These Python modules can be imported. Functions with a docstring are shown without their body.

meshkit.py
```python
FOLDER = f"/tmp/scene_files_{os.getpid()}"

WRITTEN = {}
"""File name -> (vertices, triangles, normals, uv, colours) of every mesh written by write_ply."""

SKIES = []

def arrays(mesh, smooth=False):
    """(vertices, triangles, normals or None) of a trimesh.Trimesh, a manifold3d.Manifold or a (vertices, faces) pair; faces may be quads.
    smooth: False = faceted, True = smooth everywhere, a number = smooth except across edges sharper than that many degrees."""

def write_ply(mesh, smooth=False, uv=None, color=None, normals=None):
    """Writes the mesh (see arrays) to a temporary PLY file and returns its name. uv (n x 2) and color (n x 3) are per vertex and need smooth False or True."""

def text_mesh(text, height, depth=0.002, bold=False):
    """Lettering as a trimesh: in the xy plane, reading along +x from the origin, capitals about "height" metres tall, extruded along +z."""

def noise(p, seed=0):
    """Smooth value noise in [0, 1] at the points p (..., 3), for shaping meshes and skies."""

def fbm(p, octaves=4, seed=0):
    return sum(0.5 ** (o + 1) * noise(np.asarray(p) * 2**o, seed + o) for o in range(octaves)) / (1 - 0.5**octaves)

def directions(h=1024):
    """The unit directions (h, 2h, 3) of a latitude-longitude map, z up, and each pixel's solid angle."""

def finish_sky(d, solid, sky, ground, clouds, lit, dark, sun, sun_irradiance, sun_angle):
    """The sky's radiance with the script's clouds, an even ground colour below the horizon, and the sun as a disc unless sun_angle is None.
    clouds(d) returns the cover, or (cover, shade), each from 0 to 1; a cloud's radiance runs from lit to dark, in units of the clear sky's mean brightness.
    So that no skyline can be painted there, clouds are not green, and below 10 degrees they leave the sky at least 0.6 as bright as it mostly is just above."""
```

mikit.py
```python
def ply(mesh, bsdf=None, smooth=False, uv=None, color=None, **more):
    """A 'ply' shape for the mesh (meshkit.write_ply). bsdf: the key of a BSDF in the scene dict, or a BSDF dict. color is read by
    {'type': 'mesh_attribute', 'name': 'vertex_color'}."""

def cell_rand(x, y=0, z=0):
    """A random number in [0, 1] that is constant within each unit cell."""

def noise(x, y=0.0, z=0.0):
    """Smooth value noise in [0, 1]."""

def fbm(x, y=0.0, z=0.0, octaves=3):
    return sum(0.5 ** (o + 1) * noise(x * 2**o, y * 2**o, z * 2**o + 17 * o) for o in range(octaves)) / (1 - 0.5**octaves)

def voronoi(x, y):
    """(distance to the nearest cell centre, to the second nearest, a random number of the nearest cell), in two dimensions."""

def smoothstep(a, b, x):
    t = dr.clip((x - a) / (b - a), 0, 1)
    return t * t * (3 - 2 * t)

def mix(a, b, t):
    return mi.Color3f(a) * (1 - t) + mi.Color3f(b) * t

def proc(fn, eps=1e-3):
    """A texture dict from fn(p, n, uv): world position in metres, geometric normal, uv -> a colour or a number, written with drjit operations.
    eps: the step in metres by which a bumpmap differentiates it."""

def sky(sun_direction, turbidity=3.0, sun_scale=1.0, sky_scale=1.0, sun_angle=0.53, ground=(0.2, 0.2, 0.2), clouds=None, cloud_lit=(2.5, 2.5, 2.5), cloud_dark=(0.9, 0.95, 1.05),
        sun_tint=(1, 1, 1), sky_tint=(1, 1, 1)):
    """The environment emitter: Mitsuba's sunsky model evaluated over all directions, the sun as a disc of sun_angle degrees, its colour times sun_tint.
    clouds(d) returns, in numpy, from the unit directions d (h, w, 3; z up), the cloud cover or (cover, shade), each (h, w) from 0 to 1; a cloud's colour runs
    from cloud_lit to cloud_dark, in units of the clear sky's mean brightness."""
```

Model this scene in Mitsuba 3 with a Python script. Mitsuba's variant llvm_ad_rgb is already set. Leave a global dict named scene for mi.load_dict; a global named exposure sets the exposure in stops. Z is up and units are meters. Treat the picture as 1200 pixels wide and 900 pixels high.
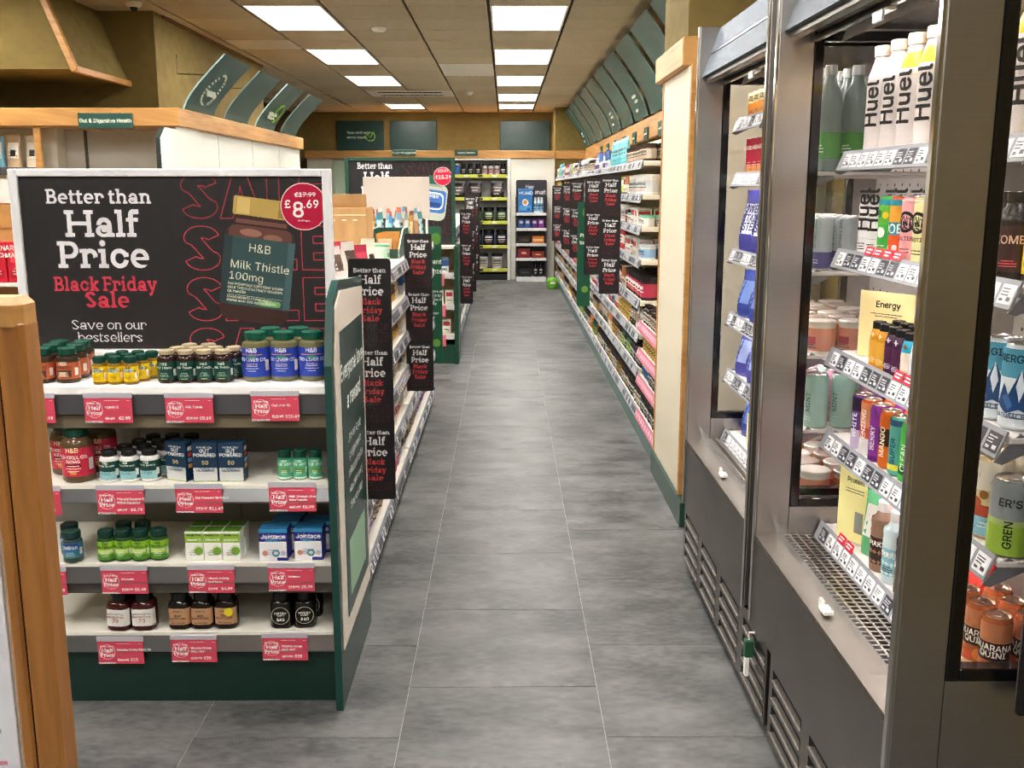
import math, random
import numpy as np, trimesh, mitsuba as mi, drjit as dr
import mikit, meshkit
from shapely.geometry import Polygon, LineString, box as sbox
from shapely.ops import unary_union
from shapely import affinity

T = mi.ScalarTransform4f
scene, labels = {}, {}
PI = math.pi
rnd = random.Random(7)

# ---------------------------------------------------------------- camera, lights, exposure
FOC, CAMZ = 1175.0, 1.57
_pitch = math.atan(230 / FOC)
_yaw = math.atan(7.5 * math.cos(_pitch) / FOC)
_fwd = [math.sin(_yaw) * math.cos(_pitch), math.cos(_yaw) * math.cos(_pitch), -math.sin(_pitch)]
scene['camera'] = {'type': 'perspective', 'fov': math.degrees(2 * math.atan(600 / FOC)), 'fov_axis': 'x', 'near_clip': 0.02, 'far_clip': 100.0,
                   'to_world': T().look_at(origin=[0, 0, CAMZ], target=[_fwd[0], _fwd[1], CAMZ + _fwd[2]], up=[0, 0, 1])}
exposure = 1.05
PANEL_RADIANCE = (11.0, 10.6, 9.9)     # ceiling light panels (the rows go on behind the camera)
FRIDGE_LED = (12.0, 10.8, 10.2)        # warm white strips inside the drinks fridges
scene['sky'] = {'type': 'constant', 'radiance': {'type': 'rgb', 'value': [0.02, 0.02, 0.02]}}   # a trace of light; the shop is closed on all sides

# ---------------------------------------------------------------- colours and materials
def C(h):
    h = h.lstrip('#')
    s = [int(h[i:i + 2], 16) / 255 for i in (0, 2, 4)]
    return np.array([x / 12.92 if x <= .04045 else ((x + .055) / 1.055) ** 2.4 for x in s])
def CL(h): return [float(x) for x in C(h)]
def col(c): return C(c) if isinstance(c, str) else np.asarray(c, float)
def _piece_colour(p, n, uv):
    # every piece of a mesh carries its own flat colour, packed into its uv as 8-bit sRGB: u = red + 256 green, v = blue
    U = dr.round(uv.x); g = dr.floor((U + .5) / 256); r = U - 256 * g; b = dr.round(uv.y)
    f = lambda x: dr.select(x <= 10.31, x / 255 / 12.92, dr.power(dr.maximum(x / 255 + .055, .01) / 1.055, 2.4))
    return mi.Color3f(f(r), f(g), f(b))
VC = mikit.proc(_piece_colour)
def principled(base, rough=.5, spec=.5, metal=0., **k):
    return {'type': 'twosided', 'b': {'type': 'principled', 'base_color': base, 'roughness': rough, 'specular': spec, 'metallic': metal, **k}}
scene['paint'] = principled(VC, .55, .35)
scene['matt'] = principled(VC, .85, .2)
scene['satin'] = principled(VC, .33, .5)
scene['gloss'] = principled(VC, .12, .5)
scene['metal'] = principled(VC, .32, .5, 1.)
scene['shiny_metal'] = principled(VC, .14, .5, 1.)
scene['pane_glass'] = {'type': 'thindielectric', 'int_ior': 1.45}
scene['acrylic'] = {'type': 'thindielectric', 'int_ior': 1.3}

def wood_fn(p, n, uv):
    # grain along the longest board direction is close enough to x+y here: stretched noise
    a = mikit.fbm(p.x * 3 + p.y * 3, p.z * 55 + p.x * 9, p.y * 2, 4)
    b = mikit.noise(p.x * 1.3 + p.y * 1.1, p.z * 9, 3)
    return mikit.mix(CL('#98642f'), CL('#c89a5c'), dr.clip(a * .75 + b * .35 - .05, 0, 1))
scene['wood'] = principled(mikit.proc(wood_fn), .42, .4)
def dwood_fn(p, n, uv):
    a = mikit.fbm(p.x * 60, p.y * 60, p.z * 5, 4)
    b = mikit.noise(p.x * 25, p.y * 25, p.z * 1.5)
    return mikit.mix(CL('#7a4820'), CL('#b07a40'), dr.clip(a * .8 + b * .3 - .05, 0, 1))
scene['upright_wood'] = principled(mikit.proc(dwood_fn), .4, .4)
def floor_fn(p, n, uv):
    c_ = dr.floor((p.x + .31) / .6)
    tile = mikit.cell_rand(c_, dr.floor((p.y + .033 + .3 * (c_ - 2 * dr.floor(c_ / 2))) / .6), 5)
    a = mikit.fbm(p.x * 5.5, p.y * 10, tile * 9, 5)
    b = mikit.fbm(p.x * 34 + 7, p.y * 70, 3, 3)
    c = mikit.fbm(p.x * 2.2, p.y * 2.2, 8, 3)
    v = dr.clip((a - .5) * 1.25 + (b - .5) * .5 + (c - .5) * .7 + .48 + (tile - .5) * .05, 0, 1)
    return mikit.mix(CL('#393a3b'), CL('#6e6e6d'), v)
scene['vinyl_floor'] = principled(mikit.proc(floor_fn), .42, .35)
def olive_fn(p, n, uv):
    a = mikit.fbm(p.x * 14, p.y * 14, p.z * 14, 3)
    return mikit.mix(CL('#65562f'), CL('#77673a'), a)
scene['olive_paint'] = principled(mikit.proc(olive_fn), .8, .2)
def tile_fn(p, n, uv):
    a = mikit.fbm(p.x * 60, p.y * 60, 1, 3)
    t = mikit.cell_rand(dr.floor((p.x + .128) / .617), dr.floor((p.y - 7.87) / .6), 2)
    return mikit.mix(CL('#968870'), CL('#b0a28a'), dr.clip(a * .5 + t * .45, 0, 1))
scene['ceiling_tile'] = principled(mikit.proc(tile_fn), .9, .1)
def brushed_fn(p, n, uv):
    a = mikit.fbm(p.x * 2.2 + 3, p.y * 2.2, p.z * 2.6, 3)
    b = mikit.noise(p.x * 3, p.y * 3, p.z * 260)
    return mikit.mix(CL('#8f8b88'), CL('#b9b4b0'), dr.clip(a * .9 + b * .12, 0, 1))
scene['brushed_steel'] = principled(mikit.proc(brushed_fn), .33, .5, 1.)
scene['dark_steel'] = principled(mikit.proc(lambda p, n, uv: mikit.mix(CL('#6f6963'), CL('#8d867e'), mikit.fbm(p.x * 2, p.y * 2, p.z * 3, 3))), .36, .5, 1.)
def card_fn(p, n, uv):
    return mikit.mix(CL('#a97f54'), CL('#c39a6b'), mikit.fbm(p.x * 30, p.y * 30, p.z * 8, 3))
scene['cardboard'] = principled(mikit.proc(card_fn), .85, .2)

# ---------------------------------------------------------------- mesh builder
class MB:
    def __init__(s): s.v, s.f, s.c, s.n = [], [], [], 0
    def raw(s, V, F, c):
        V, F = np.asarray(V, float), np.asarray(F, int)
        if F.shape[1] == 4: F = np.vstack([F[:, [0, 1, 2]], F[:, [0, 2, 3]]])
        c = col(c)
        s.v.append(V); s.f.append(F + s.n); s.c.append(np.broadcast_to(c, V.shape) if c.ndim == 1 else c); s.n += len(V)
        return s
    def quad(s, a, b, c_, d, c): return s.raw([a, b, c_, d], [[0, 1, 2], [0, 2, 3]], c)
    def box(s, x0, x1, y0, y1, z0, z1, c, ch=0.):
        cen = np.array([(x0 + x1) / 2, (y0 + y1) / 2, (z0 + z1) / 2]); h = np.array([abs(x1 - x0), abs(y1 - y0), abs(z1 - z0)]) / 2
        return s.obox(cen, np.eye(3), h, c, ch)
    def obox(s, cen, ax, h, c, ch=0.):
        """box with centre, axes (rows) and half sizes; ch chamfers its edges"""
        cen, ax, h = np.asarray(cen, float), np.asarray(ax, float), np.asarray(h, float)
        ch = min(ch, .45 * h.min())
        F = []
        V = []
        for k in range(3):
            i, j = (k + 1) % 3, (k + 2) % 3
            for sg in (-1, 1):
                q = []
                for a, b in ((-1, -1), (1, -1), (1, 1), (-1, 1)):
                    p = np.zeros(3); p[k] = sg * h[k]; p[i] = a * (h[i] - ch); p[j] = b * (h[j] - ch); q.append(p)
                if sg < 0: q = q[::-1]
                F.append([len(V) + t for t in range(4)]); V += q
        if ch > 0:
            for k in range(3):
                i, j = (k + 1) % 3, (k + 2) % 3
                for a in (-1, 1):
                    for b in (-1, 1):
                        q = []
                        for t, (di, dj) in ((-1, (0, ch)), (1, (0, ch)), (1, (ch, 0)), (-1, (ch, 0))):
                            p = np.zeros(3); p[k] = t * (h[k] - ch); p[i] = a * (h[i] - di); p[j] = b * (h[j] - dj); q.append(p)
                        nn = np.cross(q[1] - q[0], q[2] - q[0]); o = np.zeros(3); o[i] = a; o[j] = b
                        if nn @ o < 0: q = q[::-1]
                        F.append([len(V) + t for t in range(4)]); V += q
            tri = []
            for a in (-1, 1):
                for b in (-1, 1):
                    for d in (-1, 1):
                        sg = np.array([a, b, d]); q = [sg * (h - ch * (1 - np.eye(3)[k])) for k in range(3)]
                        if np.cross(q[1] - q[0], q[2] - q[0]) @ sg < 0: q = q[::-1]
                        F.append([len(V), len(V) + 1, len(V) + 2, len(V) + 2]); V += q
        V = np.array(V) @ ax + cen
        return s.raw(V, np.array(F), c)
    def lathe(s, prof, c=None, cx=0., cy=0., n=16, sharp=28, a0=0., a1=2 * PI, sx=1., sy=1.):
        """prof: (r, z) or (r, z, colour of the segment that starts there)"""
        ang = np.linspace(a0, a1, n + 1); ca, sa = np.cos(ang), np.sin(ang)
        P = [(p[0], p[1]) for p in prof]
        cols = [col(p[2]) if len(p) > 2 else col(c) for p in prof]
        def ring(p): return np.stack([cx + sx * p[0] * ca, cy + sy * p[0] * sa, np.full(n + 1, p[1])], 1)
        start = 0
        def emit(lo, hi, cc):
            V = np.vstack([ring(P[k]) for k in range(lo, hi + 1)]); F = []
            for k in range(hi - lo):
                for j in range(n):
                    b = k * (n + 1) + j
                    F.append([b, b + 1, b + n + 2, b + n + 1])
            s.raw(V, np.array(F), cc)
        for k in range(1, len(P)):
            last = k == len(P) - 1
            brk = last
            if not last:
                d0 = math.atan2(P[k][1] - P[k - 1][1], P[k][0] - P[k - 1][0]); d1 = math.atan2(P[k + 1][1] - P[k][1], P[k + 1][0] - P[k][0])
                dd = abs((d1 - d0 + PI) % (2 * PI) - PI)
                brk = math.degrees(dd) > sharp or np.abs(cols[k] - cols[k - 1]).max() > 1e-6
            if brk:
                emit(start, k, cols[k - 1]); start = k
        return s
    def tube(s, pts, r, c, n=8):
        pts = np.asarray(pts, float); V = []; F = []
        for i, p in enumerate(pts):
            d = pts[min(i + 1, len(pts) - 1)] - pts[max(i - 1, 0)]; d /= np.linalg.norm(d)
            u = np.cross(d, [0, 0, 1] if abs(d[2]) < .9 else [1, 0, 0]); u /= np.linalg.norm(u); w = np.cross(d, u)
            for k in range(n):
                a = 2 * PI * k / n; V.append(p + r * (math.cos(a) * u + math.sin(a) * w))
        for i in range(len(pts) - 1):
            for k in range(n):
                F.append([i * n + k, i * n + (k + 1) % n, (i + 1) * n + (k + 1) % n, (i + 1) * n + k])
        return s.raw(V, np.array(F), c)
    def flat(s, shape, o, u, v, c, h=1.):
        """2-D shape (V2, F2) laid out from o along u and v, scaled by h"""
        V2, F2 = shape[0], shape[1]
        o, u, v = (np.asarray(t, float) for t in (o, u, v))
        return s.raw(o + h * (V2[:, :1] * u + V2[:, 1:2] * v), F2, c)
    def poly(s, pg, o, u, v, c): return s.flat(tri2(pg), o, u, v, c)
    def curved(s, shape, cx, cy, r, a, z, c, h=1.):
        """2-D shape wrapped round a vertical cylinder; its x = 0 at angle a (radians), reading anticlockwise seen from above"""
        V2, F2 = fine(shape, .35 * r / h)
        t = a + h * V2[:, 0] / r
        return s.raw(np.stack([cx + r * np.cos(t), cy + r * np.sin(t), z + h * V2[:, 1]], 1), F2, c)
    def prism(s, pg, o, u, v, depth, c, cside=None):
        """polygon extruded: front face at o, extruded by depth along -(u x v)"""
        o, u, v = (np.asarray(t, float) for t in (o, u, v)); w = np.cross(u, v)
        s.poly(pg, o, u, v, c); s.flat((tri2(pg)[0], tri2(pg)[1][:, ::-1]), o - w * depth, u, v, c if cside is None else cside)
        for ringc in [pg.exterior, *pg.interiors]:
            q = np.array(ringc.coords)
            for a, b in zip(q[:-1], q[1:]):
                A, B = o + a[0] * u + a[1] * v, o + b[0] * u + b[1] * v
                s.quad(A, A - w * depth, B - w * depth, B, c if cside is None else cside)
        return s
    def mesh(s): return np.vstack(s.v), np.vstack(s.f)
    def ply(s, bsdf='paint', **k):
        V, F = s.mesh()
        c = np.clip(np.vstack(s.c), 0, 1)
        c = np.round(255 * np.where(c <= .0031308, c * 12.92, 1.055 * c ** (1 / 2.4) - .055))
        return mikit.ply((V, F), bsdf, smooth=True, uv=np.stack([c[:, 0] + 256 * c[:, 1], c[:, 2]], 1), **k)

_fine = {}
def fine(shape, size):
    """the flat shape cut finely enough to be wrapped round a cylinder"""
    key = (id(shape[0]), round(math.log(size) * 8))
    if key not in _fine:
        V, F = np.asarray(shape[0], float), np.asarray(shape[1], int)
        if np.abs(np.diff(V[F][:, [0, 1, 2, 0]][..., 0], axis=1)).max() > size:
            # cut along x only: split every triangle edge that is too wide
            for _ in range(6):
                tri = V[F]; wd = np.abs(tri[:, [1, 2, 0], 0] - tri[:, :, 0]); bad = wd.max(1) > size
                if not bad.any(): break
                k = wd[bad].argmax(1); f = F[bad]; i = np.arange(len(f)); a, b, c = f[i, k], f[i, (k + 1) % 3], f[i, (k + 2) % 3]
                m = len(V) + i; V = np.vstack([V, (V[a] + V[b]) / 2])
                F = np.vstack([F[~bad], np.stack([a, m, c], 1), np.stack([m, b, c], 1)])
        _fine[key] = (V, F, shape[0])
    return _fine[key][:2]
_tri = {}
def tri2(pg):
    key = pg.wkb
    if key not in _tri:
        V, F = [], []; n = 0
        for g in getattr(pg, 'geoms', [pg]):
            if g.geom_type != 'Polygon' or g.area < 1e-12: continue
            v, f = trimesh.creation.triangulate_polygon(g, engine='earcut')
            V.append(v); F.append(f + n); n += len(v)
        V, F = np.vstack(V), np.vstack(F)
        a, b, c = V[F[:, 0]], V[F[:, 1]], V[F[:, 2]]
        neg = (b[:, 0] - a[:, 0]) * (c[:, 1] - a[:, 1]) - (b[:, 1] - a[:, 1]) * (c[:, 0] - a[:, 0]) < 0
        F[neg] = F[neg][:, ::-1]
        _tri[key] = (V, F)
    return _tri[key]

# ---------------------------------------------------------------- lettering
_txt = {}
def text2(t, bold=True):
    """plain lettering as a flat shape, capitals 1 high; (V, F, width)"""
    if (t, bold) not in _txt:
        m = meshkit.text_mesh(t, 1.0, .01, bold)
        V, F = np.array(m.vertices), np.array(m.faces)
        F = F[(V[F][:, :, 2] > .009).all(1)]
        used, inv = np.unique(F, return_inverse=True)
        V = V[used][:, :2]
        _txt[t, bold] = (V, inv.reshape(-1, 3), V[:, 0].max())
    return _txt[t, bold]

def ell(cx, cy, rx, ry, n=28):
    return Polygon([(cx + rx * math.cos(2 * PI * k / n), cy + ry * math.sin(2 * PI * k / n)) for k in range(n)])
def _glyph(ch, w):
    """one letter of a rounded slab-serif face: stems, bowls and slabs joined; (polygon, advance)"""
    X, A, t, s = .72, 1.02, w * .78, w * .52
    R = lambda x0, y0, x1, y1: sbox(x0, y0, x1, y1)
    def stem(x, y0, y1, top='', bot='lr', st=None):
        g = [R(x, y0, x + w, y1)]
        if bot: g.append(R(x - (s if 'l' in bot else 0), y0, x + w + (s if 'r' in bot else 0), y0 + t))
        if top: g.append(R(x - (s if 'l' in top else 0), y1 - t, x + w + (s if 'r' in top else 0), y1))
        return g
    def ringp(cx, cy, rx, ry): return ell(cx, cy, rx, ry).difference(ell(cx, cy, rx - w, ry - w * .88))
    def dsh(x0, y0, x1, y1):
        def half(a0, b0, a1, b1):
            r = (b1 - b0) / 2; e = min(r, (a1 - a0) * .8)
            return unary_union([R(a0, b0, a1 - e, b1), ell(a1 - e, (b0 + b1) / 2, e, r)])
        return half(x0, y0, x1, y1).difference(half(x0 - .01, y0 + t, x1 - w, y1 - t))
    def arch(x0, x1, y0, y1):
        e = (x1 - x0) / 2
        o = unary_union([R(x0, y0, x1, y1 - e * .9), ell((x0 + x1) / 2, y1 - e * .9, e, e * .9)])
        i = unary_union([R(x0 + w, y0 - .01, x1 - w, y1 - e * .9), ell((x0 + x1) / 2, y1 - e * .9, e - w, e * .9 - w * .9)])
        return o.difference(i)
    L = lambda pts, ww=w: LineString(pts).buffer(ww / 2, cap_style=2, join_style=1)
    wide = .46 + w * .9
    if ch == ' ': return None, .3
    if ch in 'BPFEDH':
        g = stem(s, 0, 1, 'l' if ch != 'H' else 'lr', 'lr' if ch in 'PFH' else 'l')
        if ch == 'B': g += [dsh(s, .45, s + wide + .02, 1), dsh(s, 0, s + wide + .09, .56)]; return unary_union(g), s + wide + .16
        if ch == 'P': g += [dsh(s, .36, s + wide + .1, 1)]; return unary_union(g), s + wide + .14
        if ch == 'F': g += [R(s, 1 - t, s + wide + .02, 1), R(s + wide + .02 - w * .7, .74, s + wide + .02, 1), R(s, .43, s + wide - .06, .43 + t)]; return unary_union(g), s + wide + .08
        if ch == 'H':
            x2 = s + wide + .16
            g += stem(x2, 0, 1, 'lr', 'lr') + [R(s, .43, x2 + w, .43 + t)]; return unary_union(g), x2 + w + s + .05
    if ch in 'Ss':
        H_ = 1 if ch == 'S' else X; W_ = (.62 if ch == 'S' else .5) + w * .35
        r = H_ / 4; cx = W_ / 2; rx = W_ / 2 - w / 2; up, dn = H_ - r - w * .22, r + w * .22
        ru = H_ - up - w / 2; 
        pts = [(cx + rx * math.cos(a), up + ru * math.sin(a)) for a in np.linspace(.25, PI, 14)]
        pts += [(cx - rx + 2 * rx * k, up - (up - dn) * (3 * k * k - 2 * k ** 3)) for k in np.linspace(.12, .88, 7)]
        pts += [(cx + rx * math.cos(a), dn + ru * math.sin(a)) for a in np.linspace(0, -PI + .3, 14)]
        return L(pts), W_ + .08
    if ch == 'o': return ringp(.02 + (.28 + w * .5), X / 2, .28 + w * .5, X / 2 + .01), .62 + w
    if ch in 'ce':
        rx = .27 + w * .5; cx = .02 + rx
        g = ringp(cx, X / 2, rx, X / 2 + .01)
        if ch == 'c': g = g.difference(Polygon([(cx + .05, X / 2), (cx + 1, X * .86), (cx + 1, X * .16)])); return unary_union([g, R(cx + rx * .55, X * .58, cx + rx * .98, X * .8)]), rx * 2 + .07
        g = g.difference(R(cx, X * .17, cx + 1, X * .47)); return unary_union([g, R(cx - rx + w * .4, X * .41, cx + rx - .012, X * .41 + t * .8)]), rx * 2 + .08
    if ch in 'bd':
        rx = .27 + w * .45
        if ch == 'b': return unary_union(stem(s, 0, A, 'l', '') + [ringp(s + rx, X / 2, rx, X / 2 + .01)]), s + 2 * rx + .07
        return unary_union([ringp(.02 + rx, X / 2, rx, X / 2 + .01)] + stem(.02 + 2 * rx - w, 0, A, 'l', 'r')), .02 + 2 * rx + s + .06
    if ch == 'a':
        rx = .24 + w * .45; x1 = .03 + 2 * rx
        bowl = ell(.02 + rx, .22, rx, .23).difference(ell(.02 + rx, .22, rx - w, .23 - w * .62))
        top = arch(.06, x1, X * .55, X + .01).difference(R(0, 0, .06 + w * 1.05, X * .62))
        return unary_union([bowl, top, R(x1 - w, 0, x1, X * .62), R(x1 - w, 0, x1 + s, t)]), x1 + s + .05
    if ch in 'nhru':
        x0 = s; x2 = s + .36 + w
        if ch == 'u':
            a = affinity.scale(arch(x0, x2 + w * .6, 0, X), 1, -1, origin=(0, X / 2))
            return unary_union([a, R(x0 - s, X - t, x0 + w, X), R(x2 + w * .6 - w - s * .6, X - t, x2 + w * .6, X), R(x2 - w * .4, 0, x2 + w * .6, X), R(x2, 0, x2 + w * .6 + s, t)]), x2 + w * .6 + s + .05
        g = stem(x0, 0, A if ch == 'h' else X, 'l', 'lr')
        if ch == 'r':
            g += [arch(x0, x0 + .46 + w * .8, X * .5, X + .01).intersection(R(x0, X * .52, x0 + .5 + w, X + .1))]
            return unary_union(g).difference(R(x0 + .33 + w * .8, 0, 9, X * .56)), x0 + .46 + w * .9
        g += [arch(x0, x2 + w * .6, 0, X + .01), R(x2 - w * .4 - s * .5, 0, x2 + w * .6 + s, t)]
        return unary_union(g), x2 + w * .6 + s + .05
    if ch == 'i': return unary_union(stem(s, 0, X, 'l', 'lr') + [ell(s + w / 2, .93, w * .62, w * .62, 16)]), 2 * s + w + .06
    if ch == 'l': return unary_union(stem(s, 0, A, 'l', 'lr')), 2 * s + w + .06
    if ch == 't': return unary_union([R(s, .1, s + w, .92), R(0, X - t, s + w + .2, X), L([(s + w / 2, .2), (s + w / 2 + .02, w * .45), (s + w + .2, w * .45)])]), s + w + .26
    if ch == 'f': return unary_union(stem(s, 0, .8, '', 'lr') + [R(0, X - t, s + w + .2, X), L([(s + w / 2, .75), (s + w * .6, .9), (s + w * .95, A - w * .42), (s + w + .24, A - w * .42)])]), s + w + .22
    if ch == 'k': return unary_union(stem(s, 0, A, 'l', 'lr') + [L([(s + w * .7, .28), (s + w + .34, X - .02)]), L([(s + w + .02, .42), (s + w + .36, .02)]), R(s + w + .12, X - t, s + w + .46, X), R(s + w + .16, 0, s + w + .46, t)]), s + w + .5
    if ch in 'vy':
        m = .34 + w * .3
        g = [L([(w * .6, X - .02), (m, 0 if ch == 'v' else .02)]), L([(2 * m - w * .6, X - .02), (m, .0)]), R(-.02, X - t, w * 1.7, X), R(2 * m - w * 1.7, X - t, 2 * m + .02, X)]
        if ch == 'y': g += [L([(m + .02, .06), (m - .1, -.22), (m - .28, -.22)])]
        else: g += [R(m - w * .55, 0, m + w * .55, w * .7)]
        return unary_union(g), 2 * m + .05
    raise KeyError(ch)
_slab = {}
def slab(t, w=.172):
    if (t, w) not in _slab:
        x, out = 0., []
        for ch in t:
            g, adv = _glyph(ch, w)
            if g is not None: out.append(affinity.translate(g.simplify(.006), x, 0))
            x += adv
        V, F = [], []; n = 0
        for g in out:
            v, f = tri2(g); V.append(v); F.append(f + n); n += len(v)
        _slab[t, w] = (np.vstack(V), np.vstack(F), x - .05)
    return _slab[t, w]
def sale_outline():
    """the word SALE as thin outlines, 1 high; list of (polygon)"""
    w = .27
    L = lambda pts: LineString(pts).buffer(w / 2, cap_style=2, join_style=1)
    r = .25 - w / 4
    S = [(.4 + .26 * math.cos(a), .73 + .14 * math.sin(a)) for a in np.linspace(.1, PI, 12)] + [(.14 + .52 * k, .73 - .46 * (3 * k * k - 2 * k ** 3)) for k in (.2, .4, .6, .8)] + [(.4 + .26 * math.cos(a), .27 + .14 * math.sin(a)) for a in np.linspace(0, -PI + .1, 12)]
    A = unary_union([Polygon([(.84, 0), (1.16, 1), (1.46, 1), (1.78, 0), (1.5, 0), (1.42, .22), (1.2, .22), (1.12, 0)])]).difference(Polygon([(1.25, .42), (1.37, .42), (1.31, .72)]))
    Lc = Polygon([(1.9, 0), (1.9, 1), (2.17, 1), (2.17, .24), (2.5, .24), (2.5, 0)])
    E = Polygon([(2.62, 0), (2.62, 1), (3.25, 1), (3.25, .77), (2.88, .77), (2.88, .61), (3.2, .61), (3.2, .39), (2.88, .39), (2.88, .23), (3.25, .23), (3.25, 0)])
    return [g.boundary.buffer(.0105, cap_style=2).simplify(.003) for g in (L(S), A, Lc, E)]
SALE = sale_outline()

# ---------------------------------------------------------------- things, parts and labels
def num(base):
    if base not in scene and base not in labels and base not in _taken: _taken.add(base); return base
    k = _next.get(base, 1)
    while f'{base}_{k:03d}' in scene or f'{base}_{k:03d}' in labels or f'{base}_{k:03d}' in _taken: k += 1
    _next[base] = k + 1; _taken.add(f'{base}_{k:03d}')
    return f'{base}_{k:03d}'
_taken, _next = set(), {}
def thing(base, label, cat, group=None):
    k = num(base); labels[k] = {'label': label, 'category': cat}
    if group: labels[k]['group'] = group
    return k
def struct(base, ply, label=None):
    k = num(base); scene[k] = ply; labels[k] = {'kind': 'structure'}
    if label: labels[k]['label'] = label
    return k
def part(parent, base, ply, label=None, at=None, stuff=False):
    k = num(f'{parent}__{base}')
    scene[k] = ply if at is None else {**ply, 'to_world': at}
    if label or stuff: labels[k] = {}
    if label: labels[k]['label'] = label
    if stuff: labels[k]['kind'] = 'stuff'
    return k
def solo(base, ply, label, cat, group=None, at=None):
    k = thing(base, label, cat, group); scene[k] = ply if at is None else {**ply, 'to_world': at}; return k
def M(x, y, z, rot=0., s=1., sz=None):
    m = T().translate([float(x), float(y), float(z)])
    if rot: m = m.rotate([0, 0, 1], float(rot))
    if s != 1. or sz: m = m.scale([float(s), float(s), float(sz if sz else s)])
    return m
ORD = 'first second third fourth fifth sixth seventh eighth ninth tenth eleventh twelfth thirteenth fourteenth fifteenth sixteenth seventeenth eighteenth nineteenth twentieth'.split()
def ordi(i): return ORD[i] if i < 20 else f'{i + 1}th'
EX, EY, EZ = np.eye(3)
# ================================================================ the room
ZC = 2.9
b = MB(); b.box(-4.3, 1.6, -3, 10.169, -.06, -.0012, '#8d8d8b'); struct('floor', b.ply('paint'), 'grey vinyl floor with pale joints between square tiles')
b = MB(); b.box(-4.3, 1.6, 10.169, 18.7, -.06, 0, '#777777'); part('floor', 'far_floor', b.ply('vinyl_floor'))
_t = MB(); g = .0012; _t.box(-.3 + g, .3 - g, -.3 + g, .3 - g, -.0011, 0, '#777777'); _t = _t.ply('vinyl_floor')
for i in range(-3, 3):
    for j in range(0, 18 + i % 2):
        part('floor', 'tile', _t, at=M(-.01 + .6 * i, -.333 + .6 * j - .3 * (i % 2), 0))
b = MB(); b.box(-4.3, -2.112, -3, 10.169, -.0011, 0, '#777777'); b.box(1.492, 1.6, -3, 10.169, -.0011, 0, '#777777'); b.box(-2.11, 1.49, -3, -.938, -.0011, 0, '#777777')
part('floor', 'outer_floor', b.ply('vinyl_floor'))

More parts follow.
